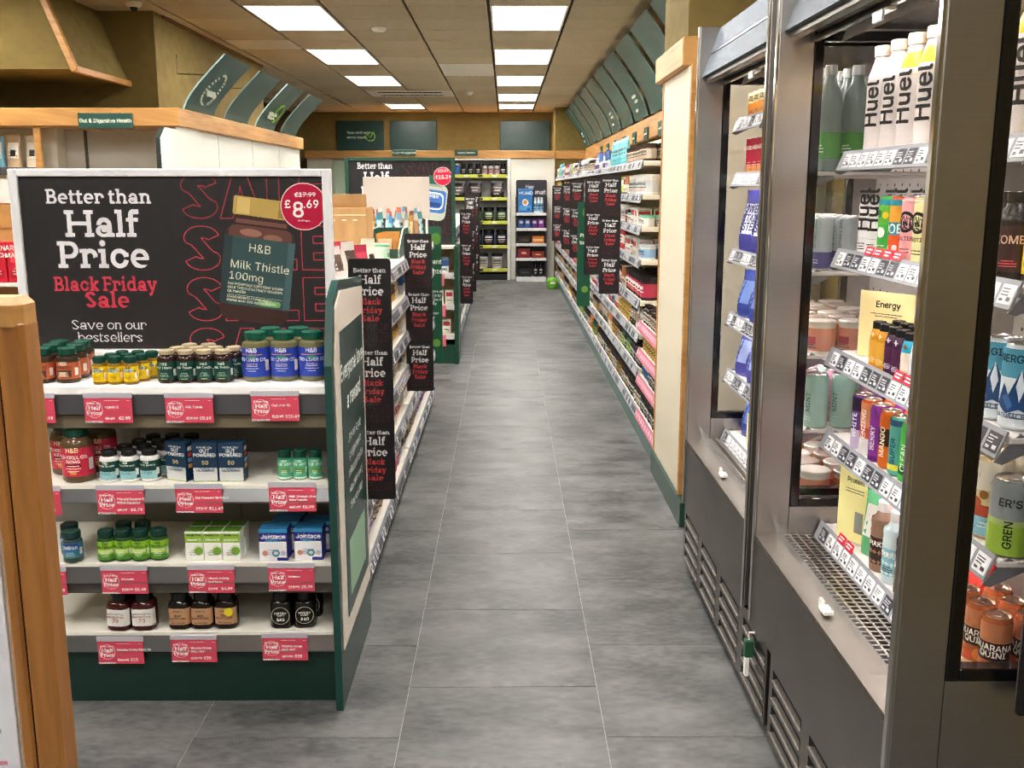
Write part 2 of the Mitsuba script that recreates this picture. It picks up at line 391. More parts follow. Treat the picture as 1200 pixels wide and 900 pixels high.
# ceiling: lanes of mineral tiles hung in dark channels, the light panels lie in two lanes
b = MB(); b.box(-4.3, 1.6, -3, 18.7, ZC + .02, ZC + .1, '#3a332a'); struct('ceiling', b.ply('matt'), 'suspended ceiling of beige tiles in lanes')
lane0, LW = -.128, .617
light_rows = {0: [7.87, 10.27, 12.67, 15.07, 16.67], -3: [7.87, 10.27, 12.67, 16.67]}
behind_rows = [5.47, 3.07, .67, -1.73]
_t = MB(); _t.box(.011, LW - .011, .0035, .5965, ZC, ZC + .015, '#b5a288'); _t = _t.ply('ceiling_tile')
_tw = MB(); _tw.box(.01, LW - .01, .002, .598, ZC, ZC + .015, '#cfc9bd'); _tw = _tw.ply('paint')
for k in range(-6, 3):
    for j in range(-2, 18):
        y = 7.87 + .6 * j
        if any(r - .01 < y < r + 1.19 for r in light_rows.get(k, [])): continue
        white = (k == -1 and 11.4 < y < 12.6) or (k == -4 and 9.6 < y < 9.8)
        part('ceiling', 'tile', _tw if white else _t, at=M(lane0 + LW * k, y, 0))
b = MB()
for k in range(-7, 3):
    rows = sorted(behind_rows) if k in (0, -3) else [.67, 3.07, 5.47] if k == -6 else []
    y = -3.
    for r in rows + [6.67]:
        if r > y: b.box(lane0 + LW * k + .01, lane0 + LW * k + LW - .01, y, r, ZC, ZC + .015, '#b5a288')
        y = r + 1.2
part('ceiling', 'near_tiles', b.ply('ceiling_tile'), stuff=True)
fr = MB()
for a in ((.014, .03, 0, 1.2), (LW - .03, LW - .014, 0, 1.2), (.03, LW - .03, 0, .014), (.03, LW - .03, 1.186, 1.2)):
    fr.box(a[0], a[1], a[2], a[3], ZC - .002, ZC + .015, '#e8e4da')
fr = fr.ply('paint')
df = MB(); df.quad([.03, .014, ZC + .004], [.03, 1.186, ZC + .004], [LW - .03, 1.186, ZC + .004], [LW - .03, .014, ZC + .004], '#ffffff')
def panel_light(k, y, label, grp=None):
    t = thing('ceiling_light', label, 'light', grp)
    at = M(lane0 + LW * k, y, 0)
    part(t, 'frame', fr, at=at)
    e = {**df.ply('paint'), 'to_world': at, 'emitter': {'type': 'area', 'radiance': {'type': 'rgb', 'value': list(PANEL_RADIANCE)}}}
    scene[f'{t}__diffuser'] = e
for k, nm in ((0, 'row over the aisle'), (-3, 'left row')):
    for i, y in enumerate(light_rows[k]):
        panel_light(k, y, f'bright ceiling light panel, {ordi(i)} from the camera in the {nm}', 'ceiling light panels')
    for i, y in enumerate(behind_rows):
        panel_light(k, y, f'ceiling light panel out of the picture, {ordi(i)} nearer one of the {nm}', 'ceiling light panels behind the camera')
for i, y in enumerate((5.47, 3.07, .67)):
    panel_light(-6, y, f'ceiling light panel out of the picture, {ordi(i)} of the far left row', 'ceiling light panels behind the camera')
for x in (-3.2,): pass

# walls
b = MB(); b.box(-4.3, 1.5, 18.6, 18.7, 0, ZC + .02, '#8a7844'); struct('wall_back', b.ply('olive_paint'), 'olive back wall above the wooden pelmet')
b = MB(); b.box(-4.3, -4.2, -3, 18.6, 0, ZC + .02, '#8a7844'); struct('wall_left', b.ply('olive_paint'))
b = MB(); b.box(-4.3, 1.6, -3.1, -3, 0, ZC + .02, '#a3a3a0'); struct('wall_front', b.ply('paint'))
b = MB(); b.box(1.5, 1.6, -3, 4.77, 0, ZC + .02, '#8a7844'); b.box(1.42, 1.6, 4.77, 18.6, 2.0, ZC + .02, '#8a7844'); struct('wall_right', b.ply('olive_paint'), 'olive right wall above the fridges and wall shelves')
b = MB(); b.box(1.42, 1.6, 4.77, 18.6, 0, 2.0, '#d9d2bd'); part('wall_right', 'lower_lining', b.ply('paint'))
b = MB(); b.box(.83, 1.419, 4.77, 5.46, 2.24, ZC + .018, '#8a7844'); struct('column', b.ply('olive_paint'), 'olive column above the cream panel by the fridges')
b = MB(); b.box(.83, 1.419, 4.64, 5.43, .12, 2.11, '#d3cab4', .003); part('column', 'cream_panel', b.ply('paint'), 'cream panel')
b = MB(); b.box(.826, 1.419, 5.43, 5.465, .12, 2.11, '#b98450', .004); part('column', 'wood_edge', b.ply('wood'), 'wooden edge')
b = MB(); b.box(.824, .86, 4.615, 4.645, .12, 2.11, '#b98450', .004); part('column', 'wood_edge', b.ply('wood'), 'wooden edge')
b = MB(); b.box(.8, 1.419, 4.72, 5.56, 2.11, 2.24, '#b98450', .006); part('column', 'wood_crown', b.ply('wood'), 'wooden crown block')
b = MB(); b.box(.815, 1.419, 4.5, 5.465, 0, .12, '#1f3f35', .003); part('column', 'plinth', b.ply('satin'), 'dark green plinth')
# right pelmet
b = MB(); b.box(1.36, 1.419, 5.565, 17.44, 2.03, 2.23, '#b98450', .006); struct('trim_1', b.ply('wood'), 'wooden pelmet along the right wall')
# far end: white panel, pelmet, return
b = MB(); b.box(.085, .84, 17.47, 18.6, 0, 2.06, '#e9e6da', .004); struct('wall_far_panel', b.ply('paint'), 'white wall panel behind the narrow drinks stand')
b = MB(); b.box(-3.4, .84, 17.42, 18.6, 2.06, 2.185, '#b98450', .006); struct('trim_2', b.ply('wood'), 'wooden pelmet along the back wall')
b = MB(); b.box(.84, 1.42, 17.5, 18.6, 0, ZC + .018, '#8a7844'); struct('wall_return', b.ply('olive_paint'), 'olive wall return in the far right corner')
b = MB(); b.box(.84, 1.419, 17.45, 17.5, 2.05, 2.19, '#b98450', .006); part('wall_return', 'pelmet', b.ply('wood'))
b = MB(); b.box(-3.4, -1.35, 17.6, 18.6, 0, 2.06, '#e2e0d2'); struct('wall_back_lower', b.ply('paint'))
for i, (x0, x1) in enumerate(((-3.03, -2.19), (-2.075, -1.24), (-.1, .795))):
    b = MB(); b.box(x0, x1, 18.56, 18.6, 2.235, 2.745, '#123330', .004)
    lab = ('dark green wall sign with a pale slogan and leaf heart, above the back pelmet', 'plain dark green wall panel, the middle one of three on the back wall', 'plain dark green wall panel nearest the ceiling lights in the far right corner')[i]
    if i: solo('wall_sign', b.ply('satin'), lab, 'sign')
    else:
        t = thing('wall_sign', lab, 'sign'); part(t, 'board', b.ply('satin'))
        b = MB(); b.flat(text2('Your wellness', False), [-2.85, 18.558, 2.52], EX, EZ, '#c9d6c8', .045); b.flat(text2('at our heart', False), [-2.85, 18.558, 2.44], EX, EZ, '#c9d6c8', .045)
        part(t, 'lettering', b.ply('matt'))
        b = MB()
        for q in (-.005, .04):
            pts = [(-2.43 + .085 * math.sin(a) * (1 - q), 18.556, 2.47 + .075 * math.cos(a) * (1 - q)) for a in np.linspace(0, 2 * PI, 22)]
            b.tube(pts, .007, '#86b048', 6)
        b.tube([(-2.5, 18.556, 2.53), (-2.43, 18.556, 2.46), (-2.36, 18.556, 2.56)], .007, '#86b048', 6)
        part(t, 'leaf_emblem', b.ply('matt'), 'lime green leaf heart emblem')

# left side: projecting wall unit with pelmet, wall above it, lowered soffit
b = MB(); b.box(-4.2, -2.7, 8.3, 11.6, 2.09, ZC + .018, '#8a7844'); struct('wall_left_upper', b.ply('olive_paint'), 'olive wall behind the left hanging boards')
b = MB(); b.box(-3.2, -2.705, 8.285, 8.3, 2.875, ZC - .001, '#5f4428'); b.box(-2.7, -2.685, 8.3, 11.6, 2.875, ZC - .001, '#5f4428'); part('wall_left_upper', 'cornice', b.ply('paint'))
b = MB(); b.box(-3.4, -2.2, 7.35, 11.0, .1, 1.97, '#d6d5cc'); struct('wall_left_unit', b.ply('paint'), 'white panelled side of the left wall unit')
b = MB(); b.box(-2.2, -2.185, 6.9, 7.35, .1, 1.97, '#d6d5cc'); pg = Polygon([(6.52, .1), (6.9, .1), (6.9, 1.95), (6.62, 1.95), (6.52, 1.88)])
b.prism(pg, [-2.18, 0, 0], EY, EZ, .03, '#d6d5cc', '#26302c'); part('wall_left_unit', 'side_gable', b.ply('paint'), 'white gable with a dark edge')
for y in (7.9, 8.95, 10.0):
    b = MB(); b.box(-2.2, -2.195, y, y + .006, .1, 1.97, '#cbcac0'); part('wall_left_unit', 'panel_joint', b.ply('paint'))
b = MB(); b.box(-3.4, -2.165, 6.88, 11.05, 1.97, 2.09, '#b98450', .006); struct('trim_3', b.ply('wood'), 'wooden pelmet along the left wall unit')
ax = np.array([[.9487, .3162, 0], [-.3162, .9487, 0], [0, 0, 1]])
b = MB(); b.box(-3.9, -3.4, 6.78, 7.2, 1.97, 2.09, '#b98450', .006); part('trim_3', 'angled_run', b.ply('wood'))
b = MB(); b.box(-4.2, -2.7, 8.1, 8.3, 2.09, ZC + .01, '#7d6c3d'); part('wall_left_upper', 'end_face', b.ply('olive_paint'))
b = MB(); b.box(-4.2, -2.2, 7.5, 8.1, 2.089, 2.1, '#8a7844'); part('wall_left_upper', 'ledge', b.ply('olive_paint'))
# the soffit: a box hanging from the ceiling with a slanted, wood-trimmed right face
sv = [(-4.2, 7.1, 2.36), (-2.92, 7.1, 2.36), (-3.13, 7.1, ZC + .01), (-4.2, 7.1, ZC + .01), (-4.2, 8.1, 2.36), (-2.92, 8.1, 2.36), (-3.13, 8.1, ZC + .01), (-4.2, 8.1, ZC + .01)]
b = MB()
for q in ((0, 1, 2, 3), (1, 5, 6, 2), (0, 4, 5, 1), (4, 7, 6, 5)): b.quad(*[sv[i] for i in q], '#8a7844')
struct('ceiling_soffit', b.ply('olive_paint'), 'lowered olive soffit with wooden edge trim at the upper left')
b = MB()
for p, q in ((1, 2), (1, 5)):
    P, Q = np.array(sv[p], float), np.array(sv[q], float); d = (Q - P) / np.linalg.norm(Q - P)
    u = np.cross(d, [0, 1, 0] if p == 1 and q == 2 else [0, 0, 1]); u /= np.linalg.norm(u); w = np.cross(d, u)
    b.obox((P + Q) / 2, np.array([d, u, w]), [np.linalg.norm(Q - P) / 2 + .015, .022, .022], '#b98450', .004)
part('ceiling_soffit', 'edge_trim', b.ply('wood'), 'wooden edge trim')
b = MB(); b.box(-3.15, -3.105, 6.9, 6.93, .1, 1.97, '#b98450', .004); part('wall_left_unit', 'upright', b.ply('wood'), 'wooden upright'); b = MB(); b.box(-2.99, -2.975, 7.33, 7.35, .1, 1.97, '#5b5a50'); part('wall_left_unit', 'panel_joint', b.ply('paint'))
b = MB(); b.box(-3.9, -3.13, 7.2, 7.34, .1, 1.97, '#e8e4d4'); part('wall_left_unit', 'recess_back', b.ply('paint'))
b = MB(); b.box(-3.9, -3.16, 6.93, 7.19, 1.665, 1.7, '#d8d6cc', .003); part('wall_left_unit', 'shelf', b.ply('paint'))
b = MB(); b.box(-3.9, -3.16, 6.9, 6.93, 1.655, 1.705, '#47464a', .003); part('wall_left_unit', 'shelf_rail', b.ply('satin'))
# department sign on the left pelmet, two more on the back pelmet
def pelmet_sign(x0, x1, y, z0, z1, words, label, hh):
    t = thing('pelmet_sign', label, 'sign')
    b = MB(); b.box(x0, x1, y - .012, y, z0, z1, '#1c453c', .002); part(t, 'plate', b.ply('satin'))
    w = text2(words, True)[2]
    b = MB(); b.flat(text2(words, True), [(x0 + x1) / 2 - w * hh / 2, y - .0125, (z0 + z1) / 2 - hh * .45], EX, EZ, '#e4ead9', hh); part(t, 'lettering', b.ply('matt'))
pelmet_sign(-2.83, -2.47, 6.878, 1.955, 2.055, 'Gut & Digestive Health', 'small dark green department sign on the left wooden pelmet', .024)
pelmet_sign(-1.92, -1.52, 17.418, 2.1, 2.2, 'Weight Management', 'small dark green department sign on the back pelmet above the sale header', .03)
pelmet_sign(-.86, -.47, 17.418, 2.1, 2.2, 'Sports Nutrition', 'small dark green department sign on the back pelmet above the protein shelves', .03)

# ---------------------------------------------------------------- hanging curved green boards
def curve_board(name, side, y0, wid, label, grp, xb, zb, xt, zt, art=None):
    """a thin curved board: foot at (xb, zb) on the pelmet, top leaning out to (xt, zt)"""
    n = 10; P = []
    for k in range(n + 1):
        u = k / n; bulge = .09 * math.sin(PI * u)
        P.append(np.array([xb + (xt - xb) * u - side * bulge * .8 * -1, 0, zb + (zt - zb) * u - bulge * .55]))
    b = MB()
    th = .012 * side
    ca = '#1c4541'
    V = []; 
    for p in P:
        V += [[p[0], y0, p[2]], [p[0], y0 + wid, p[2]]]
    F = [[2 * k, 2 * k + 1, 2 * k + 3, 2 * k + 2] for k in range(n)]
    V = np.array(V); W = V + np.array([th, 0, .004])
    b.raw(V, F, ca); b.raw(W, [f[::-1] for f in F], '#234f4a')
    m = len(V)
    for k in range(n):
        b.quad(V[2 * k], V[2 * k + 2], W[2 * k + 2], W[2 * k], '#7d9a95'); b.quad(V[2 * k + 1], W[2 * k + 1], W[2 * k + 3], V[2 * k + 3], '#7d9a95')
    b.quad(V[-2], V[-1], W[-1], W[-2], '#a8b8b2'); b.quad(V[0], W[0], W[1], V[1], '#a8b8b2')
    t = thing(name, label, 'sign', grp); part(t, 'board', b.ply('satin'))
    # hanging wire to the wall
    q = P[8]; b = MB(); b.tube([[q[0] + th, y0 + wid / 2, q[2]], [q[0] + side * .34, y0 + wid / 2, q[2] + .01], [q[0] + side * .34, y0 + wid / 2, q[2] + .14]], .004, '#4a463e', 5)
    part(t, 'wire', b.ply('metal'))
    if art:
        b = MB()
        def on(u, vv, lift=.004):
            k = min(int(u * n), n - 1); f = u * n - k; p = P[k] * (1 - f) + P[k + 1] * f
            return np.array([p[0] - side * lift, y0 + wid * vv, p[2] - lift * .4])
        if art == 'ring':
            for k in range(30):
                if 13 <= k <= 15 or k in (28,): continue
                a = 2 * PI * k / 30
                b.obox(on(.52 + .27 * math.cos(a), .5 + .2 * math.sin(a)), np.eye(3), [.005, .008, .008], '#c9d2c4')
            for vv in (.4, .5, .6): b.obox(on(.52, vv), np.eye(3), [.006, .024, .03], '#c9d2c4')
        elif art == 'heart':
            for u, v0, v1 in ((.42, .34, .6), (.5, .3, .62)):
                for k in range(5): b.obox(on(u, v0 + (v1 - v0) * k / 4), np.eye(3), [.006, .022, .02], '#d5ded0')
            b.tube([on(.5 + .2 * math.cos(a), .66 + .16 * math.sin(a)) for a in np.linspace(0, 2 * PI, 16)], .01, '#86b048', 5)
        else:
            for u, v0, v1 in ((.36, .3, .46), (.44, .3, .5), (.2, .5, .62)):
                for k in range(4): b.obox(on(u, v0 + (v1 - v0) * k / 3), np.eye(3), [.006, .016, .014], '#c9d2c4')
        part(t, 'lettering', b.ply('matt'))
for i in range(4):
    curve_board('hanging_board', -1, 7.12 + i * 1.0, .7, ['curved dark green board with a dotted ring emblem above the left pelmet', 'plain curved green board, second from the front above the left pelmet', 'curved green board with a pale and lime emblem above the left pelmet', 'plain curved green board, furthest back above the left pelmet'][i],
                'curved boards above the left pelmet', -2.2, 2.1, -1.9, 2.46, ['ring', None, 'heart', None][i])
for i in range(10):
    curve_board('hanging_board', 1, 6.42 + i * 1.135, .9, f'curved green hanging board, {ordi(i)} from the cream column above the right shelves', 'curved boards above the right wall shelves', 1.345, 2.24, 1.0, 2.82, ['text', 'text', None, 'text', None, 'text', None, None, None, 'text'][i])
for i in range(10):
    b = MB(); b.box(1.345, 1.355, 6.1 + i * .92, 6.36 + i * .92, 2.02, 2.14, '#1c453c', .002); b.box(1.343, 1.345, 6.14 + i * .92, 6.32 + i * .92, 2.07, 2.085, '#c9d2c4')
    solo('hanging_tab', b.ply('satin'), f'small dark green department tab, {ordi(i)} from the column on the right wooden pelmet', 'sign', 'department tabs on the right pelmet')

# ---------------------------------------------------------------- ceiling fittings
b = MB(); b.lathe([(0, ZC - .035), (.05, ZC - .033), (.068, ZC - .015), (.07, ZC)], '#e9e5da', -1.07, 8.9, 20); solo('smoke_detector', b.ply('paint'), 'round white disc detector on the ceiling between the light rows', 'detector')
b = MB(); b.lathe([(0, ZC - .05), (.03, ZC - .045), (.05, ZC - .02), (.06, ZC)], '#e9e5da', -.51, 14.7, 16); solo('smoke_detector', b.ply('paint'), 'small white detector on the ceiling near the far light panels', 'detector')
t = thing('dome_camera', 'small white dome security camera with a dark lens under the ceiling at upper left', 'camera')
b = MB(); b.lathe([(0, ZC - .035), (.035, ZC - .035), (.058, ZC - .02), (.06, ZC)], '#cfcabb', -2.72, 7.75, 20); part(t, 'housing', b.ply('paint'))
b = MB(); b.lathe([(0, ZC - .062), (.02, ZC - .055), (.03, ZC - .035)], '#0c0c0c', -2.72, 7.75, 18); part(t, 'lens', b.ply('gloss'))
t = thing('air_vent', 'long white ceiling air diffuser with a dark slot by the left light row', 'vent')
b = MB(); b.box(-1.95, -.75, 14.45, 15.35, ZC - .012, ZC - .001, '#cfc8ba', .003); part(t, 'frame', b.ply('paint'))
b = MB(); b.box(-1.8, -.9, 14.62, 14.72, ZC - .014, ZC - .012, '#26221d'); b.box(-1.8, -.9, 15.08, 15.18, ZC - .014, ZC - .012, '#26221d'); part(t, 'slot', b.ply('matt'))
# ================================================================ products: prototypes that face -y with their foot centred at the origin
def strip_text(b, lines, r, a0, c, face=None):
    """lines: (text, height, z, colour); on a cylinder of radius r facing -y, or on a flat face at y = face"""
    for tx, h, z, cc in lines:
        sh = text2(tx, True); w = sh[2] * h
        if face is None: b.curved(sh, 0, 0, r + .0004, -PI / 2 + a0 - w / 2 / r, z, cc, h)
        else: b.flat(sh, [a0 - w / 2, face - .0004, z], EX, EZ, cc, h)
def bars(b, r, n, z0, dz, w, h, c, face=None, a0=0., seed=1):
    """lines of small print too fine to read: thin bars"""
    q = random.Random(seed)
    for k in range(n):
        ww = w * q.uniform(.6, 1.); z = z0 - dz * k
        P = sbox(-ww / 2, 0, ww / 2, h)
        if face is None:
            t = np.linspace(-ww / 2, ww / 2, 5); V = np.array([[x, y] for x in t for y in (0, h)]); F = np.array([[2 * i, 2 * i + 2, 2 * i + 3, 2 * i + 1] for i in range(4)])
            b.curved((V, np.vstack([F[:, [0, 1, 2]], F[:, [0, 2, 3]]])), 0, 0, r + .0003, -PI / 2 + a0, z, c)
        else: b.flat(tri2(P), [a0, face - .0003, z], EX, EZ, c)
def band(b, r, z0, z1, c, n=14, a0=0., a1=2 * PI): b.lathe([(r, z0), (r, z1)], c, n=n, a0=a0, a1=a1)

def bottle(r, h, body, cap, lab, lz=(.12, .6), cap_h=.2, cap_r=.8, sh=.14, lines=(), nbars=3, barc='#e8e8e0', patches=(), white_code=True, n=18, foot=None):
    """pill bottle: body, ribbed screw cap, wrapped label; heights as fractions of h"""
    hb = h * (1 - cap_h)
    A = MB(); A.lathe([(0, .0015), (r * .88, 0), (r, r * .12), (r, hb - h * sh), (r * .93, hb - h * sh * .45), (r * .74, hb - h * .03), (r * .66, hb), (r * .66, hb + .004)], body, n=n, sharp=40)
    if foot: A.lathe([(r * 1.002, r * .13), (r * 1.002, h * lz[0])], foot, n=n)
    Cp = MB(); rc = r * cap_r
    Cp.lathe([(rc * .97, hb), (rc, hb + .002), (rc, h - .003), (rc * .93, h), (0, h)], cap, n=n, sharp=30)
    for k in range(n):
        a = 2 * PI * (k + .5) / n; u = np.array([math.cos(a), math.sin(a), 0]); w = np.array([-math.sin(a), math.cos(a), 0])
        Cp.obox(u * (rc * .995) + [0, 0, (hb + h) / 2], [u, w, EZ], [.0012, rc * .07, (h - hb) * .4], col(cap) * .8)
    Lb = MB(); rl = r + .0006; Lb.lathe([(rl, h * lz[0]), (rl, h * lz[1])], lab, n=n)
    for z0, z1, c, w in patches:
        w2 = w * r; Lb.curved((np.array([[x, y] for x in np.linspace(-w2, w2, 7) for y in (0, h * (z1 - z0))]), np.vstack([[[2 * i, 2 * i + 2, 2 * i + 3], [2 * i, 2 * i + 3, 2 * i + 1]] for i in range(6)])), 0, 0, rl + .0003, -PI / 2, h * z0, c)
    if white_code:
        t0 = 1.05 * r; Lb.curved((np.array([[x, y] for x in (t0, t0 + .2 * r, t0 + .4 * r) for y in (0, h * .22)]), np.array([[0, 2, 3], [0, 3, 1], [2, 4, 5], [2, 5, 3]])), 0, 0, rl + .0003, -PI / 2, h * (lz[0] + .2 * (lz[1] - lz[0])), '#e6e2dc')
    strip_text(Lb, [(t, hh * h, z * h, c) for t, hh, z, c in lines], rl + .0003, 0, None)
    if nbars: bars(Lb, rl + .0003, nbars, h * (lz[0] + .36 * (lz[1] - lz[0])), h * .05, r * 1.1, h * .018, barc, seed=int(r * 1e5))
    return {'body': A.ply('gloss'), 'cap': Cp.ply('satin'), 'label': Lb.ply('satin')}
def carton(w, d, h, c, front=(), lines=(), nbars=2, barc='#777777', topc=None, sidec=None, discs=()):
    """folding box; front: (x0, x1, z0, z1, colour) panels as fractions of the face"""
    A = MB(); A.box(-w / 2, w / 2, -d / 2, d / 2, 0, h, c, .0008)
    if topc is not None: A.quad([-w / 2 + .001, -d / 2 + .001, h + .0003], [w / 2 - .001, -d / 2 + .001, h + .0003], [w / 2 - .001, d / 2 - .001, h + .0003], [-w / 2 + .001, d / 2 - .001, h + .0003], topc)
    P = MB(); f = -d / 2 - .0003
    for k, (x0, x1, z0, z1, cc) in enumerate(front): P.flat(tri2(sbox(x0 * w - w / 2, z0 * h, x1 * w - w / 2, z1 * h)), [0, f - .0001 * k, 0], EX, EZ, cc)
    for k, (x, z, rr, cc) in enumerate(discs): P.flat(tri2(ell(x * w - w / 2, z * h, rr * w, rr * w)), [0, f - .0008 - .0001 * k, 0], EX, EZ, cc)
    strip_text(P, [(t, hh * h, z * h, cc) for t, hh, z, cc in lines], 0, 0, None, face=f - .0018)
    if nbars: bars(P, 0, nbars, h * .34, h * .07, w * .6, h * .022, barc, face=f - .0018)
    if sidec:
        for k, cc in enumerate(sidec): P.flat(tri2(sbox(d * .2, h * (.78 - .15 * k), d * .8, h * (.89 - .15 * k))), [w / 2 + .0003, -d / 2, 0], EY, EZ, cc)
    return {'body': A.ply('satin'), 'print': P.ply('satin')}
def jar(w, h, glass, lid, lab, lines=(), nbars=2, barc='#7a5a3a', ring=None, lidtop=None):
    """square-shouldered honey jar with a round black lid"""
    A = MB(); s = w / 2; hb = h * .78
    V, F = [], []
    prof = [(.86, .0), (1., .04), (1., .66), (.9, .74), (.72, .78)]
    n = 24
    for f, z in prof:
        for k in range(n):
            a = 2 * PI * (k + .5) / n; e = 4. if f > .8 else 2.4
            ca, sa = math.cos(a), math.sin(a); q = (abs(ca) ** e + abs(sa) ** e) ** (-1 / e)
            V.append([s * f * q * ca, s * f * q * sa, h * z])
    for i in range(len(prof) - 1):
        for k in range(n): F.append([i * n + k, i * n + (k + 1) % n, (i + 1) * n + (k + 1) % n, (i + 1) * n + k])
    A.raw(V, F, glass); A.raw([V[k] for k in range(n)] + [[0, 0, 0]], [[k, n, (k + 1) % n] for k in range(n)], glass)
    Lid = MB(); rl = s * .8; Lid.lathe([(rl, h * .775), (rl, h * .985), (rl * .94, h), (0, h)], lid, n=22)
    if lidtop is not None: Lid.lathe([(rl * .78, h + .0005), (rl * .66, h + .0005)] if lidtop[1] else [(rl * .62, h + .0005), (0, h + .0005)], lidtop[0], n=22)
    Lb = MB()
    # label wraps the front and both sides, a hair proud of the glass
    e = 4.; P = []
    for a in np.linspace(-PI / 2 - 1.25, -PI / 2 + 1.25, 23):
        ca, sa = math.cos(a), math.sin(a); q = (abs(ca) ** e + abs(sa) ** e) ** (-1 / e); P.append((1.012 * s * q * ca, 1.012 * s * q * sa))
    V = [[x, y, z] for x, y in P for z in (h * .14, h * .6)]; F = [[2 * i, 2 * i + 2, 2 * i + 3, 2 * i + 1] for i in range(len(P) - 1)]
    if lab: Lb.raw(V, F, lab)
    f = -s * 1.016
    if ring:
        Lb.flat(tri2(ell(0, h * .38, w * .42, w * .42).difference(ell(0, h * .38, w * .385, w * .385))), [0, f - .001, 0], EX, EZ, ring)
    strip_text(Lb, [(t, hh * h, z * h, c) for t, hh, z, c in lines], 0, 0, None, face=f - .0012)
    if nbars: bars(Lb, 0, nbars, h * .3, h * .05, w * .6, h * .016, barc, face=f - .0012)
    return {'body': A.ply('gloss'), 'lid': Lid.ply('satin'), 'label': Lb.ply('satin')}
def can(r, h, c, bands=(), lines=(), nbars=0, barc='#e8e8e8', slim=True, n=26, vert=None, discs=(), top='#c9c6c2'):
    A = MB(); nk = .06 if slim else .045
    A.lathe([(0, .004), (r * .74, .004), (r * .78, 0), (r * .97, h * .03), (r, h * .05), (r, h * (1 - nk * 1.7)), (r * .88, h * (1 - nk * .6)), (r * .88, h)], c, n=n, sharp=50)
    for z0, z1, cc in bands: A.lathe([(r + .0004, h * z0), (r + .0004, h * z1)], cc, n=n)
    strip_text(A, [(t, hh * h, z * h, cc) for t, hh, z, cc in lines], r + .0008, 0, None)
    if vert:
        sh = text2(vert[0], True); V = np.stack([-sh[0][:, 1], sh[0][:, 0]], 1); hh = vert[1] * h
        A.curved((V, sh[1]), 0, 0, r + .0009, -PI / 2 + hh * .5 / r, h * vert[2], vert[3], hh)
    for x, z, rr, cc in discs:
        A.curved(tri2(ell(0, 0, rr, rr, 18)), 0, 0, r + .0007, -PI / 2 + x, h * z, cc, r)
    if nbars: bars(A, r + .0008, nbars, h * .2, h * .05, r * 1.1, h * .015, barc, seed=int(h * 1e4))
    L = MB(); L.lathe([(r * .88, h), (r * .86, h + .0015), (r * .8, h - .003), (0, h - .003)], top, n=n)
    L.obox([0, .25 * r, h - .001], np.eye(3), [r * .25, r * .42, .0009], col(top) * .8)
    return {'body': A.ply('satin'), 'lid': L.ply('shiny_metal')}
def drink_bottle(r, h, body, cap, lab=None, lz=(.1, .62), lines=(), vert=None, sq=False, neck=.42, top=None, n=24, mat='satin', nbars=0, barc='#333333', cap_h=.1):
    A = MB(); hb = h * (1 - cap_h)
    prof = [(0, .002), (r * .9, 0), (r, r * .15), (r, h * .66), (r * .93, h * .73), (r * neck * 1.25, h * .84), (r * neck, hb), (r * neck, hb + .003)]
    A.lathe(prof, body, n=n, sharp=60)
    Cp = MB(); rc = r * neck * 1.22; Cp.lathe([(rc, hb - .004), (rc, h - .002), (rc * .92, h), (0, h)], cap, n=n)
    out = {'body': A.ply(mat), 'cap': Cp.ply('satin')}
    if lab is not None or vert or lines or top:
        Lb = MB(); rl = r + .0006
        if lab is not None: Lb.lathe([(rl, h * lz[0]), (rl, h * lz[1])], lab, n=n)
        if top: Lb.lathe([(r * 1.004, h * .64), (r * .936, h * .73), (r * neck * 1.27, h * .84)], top, n=n, sharp=60)
        strip_text(Lb, [(t, hh * h, z * h, c) for t, hh, z, c in lines], rl + .0004, 0, None)
        if vert:
            sh = text2(vert[0], True); V = np.stack([-sh[0][:, 1], sh[0][:, 0]], 1); hh = vert[1] * h
            Lb.curved((V, sh[1]), 0, 0, rl + .0005, -PI / 2 + hh * .5 / r, h * vert[2], vert[3], hh)
        if nbars: bars(Lb, rl + .0004, nbars, h * (lz[0] + .12), h * .03, r * 1.1, h * .012, barc)
        out['label'] = Lb.ply('satin')
    return out
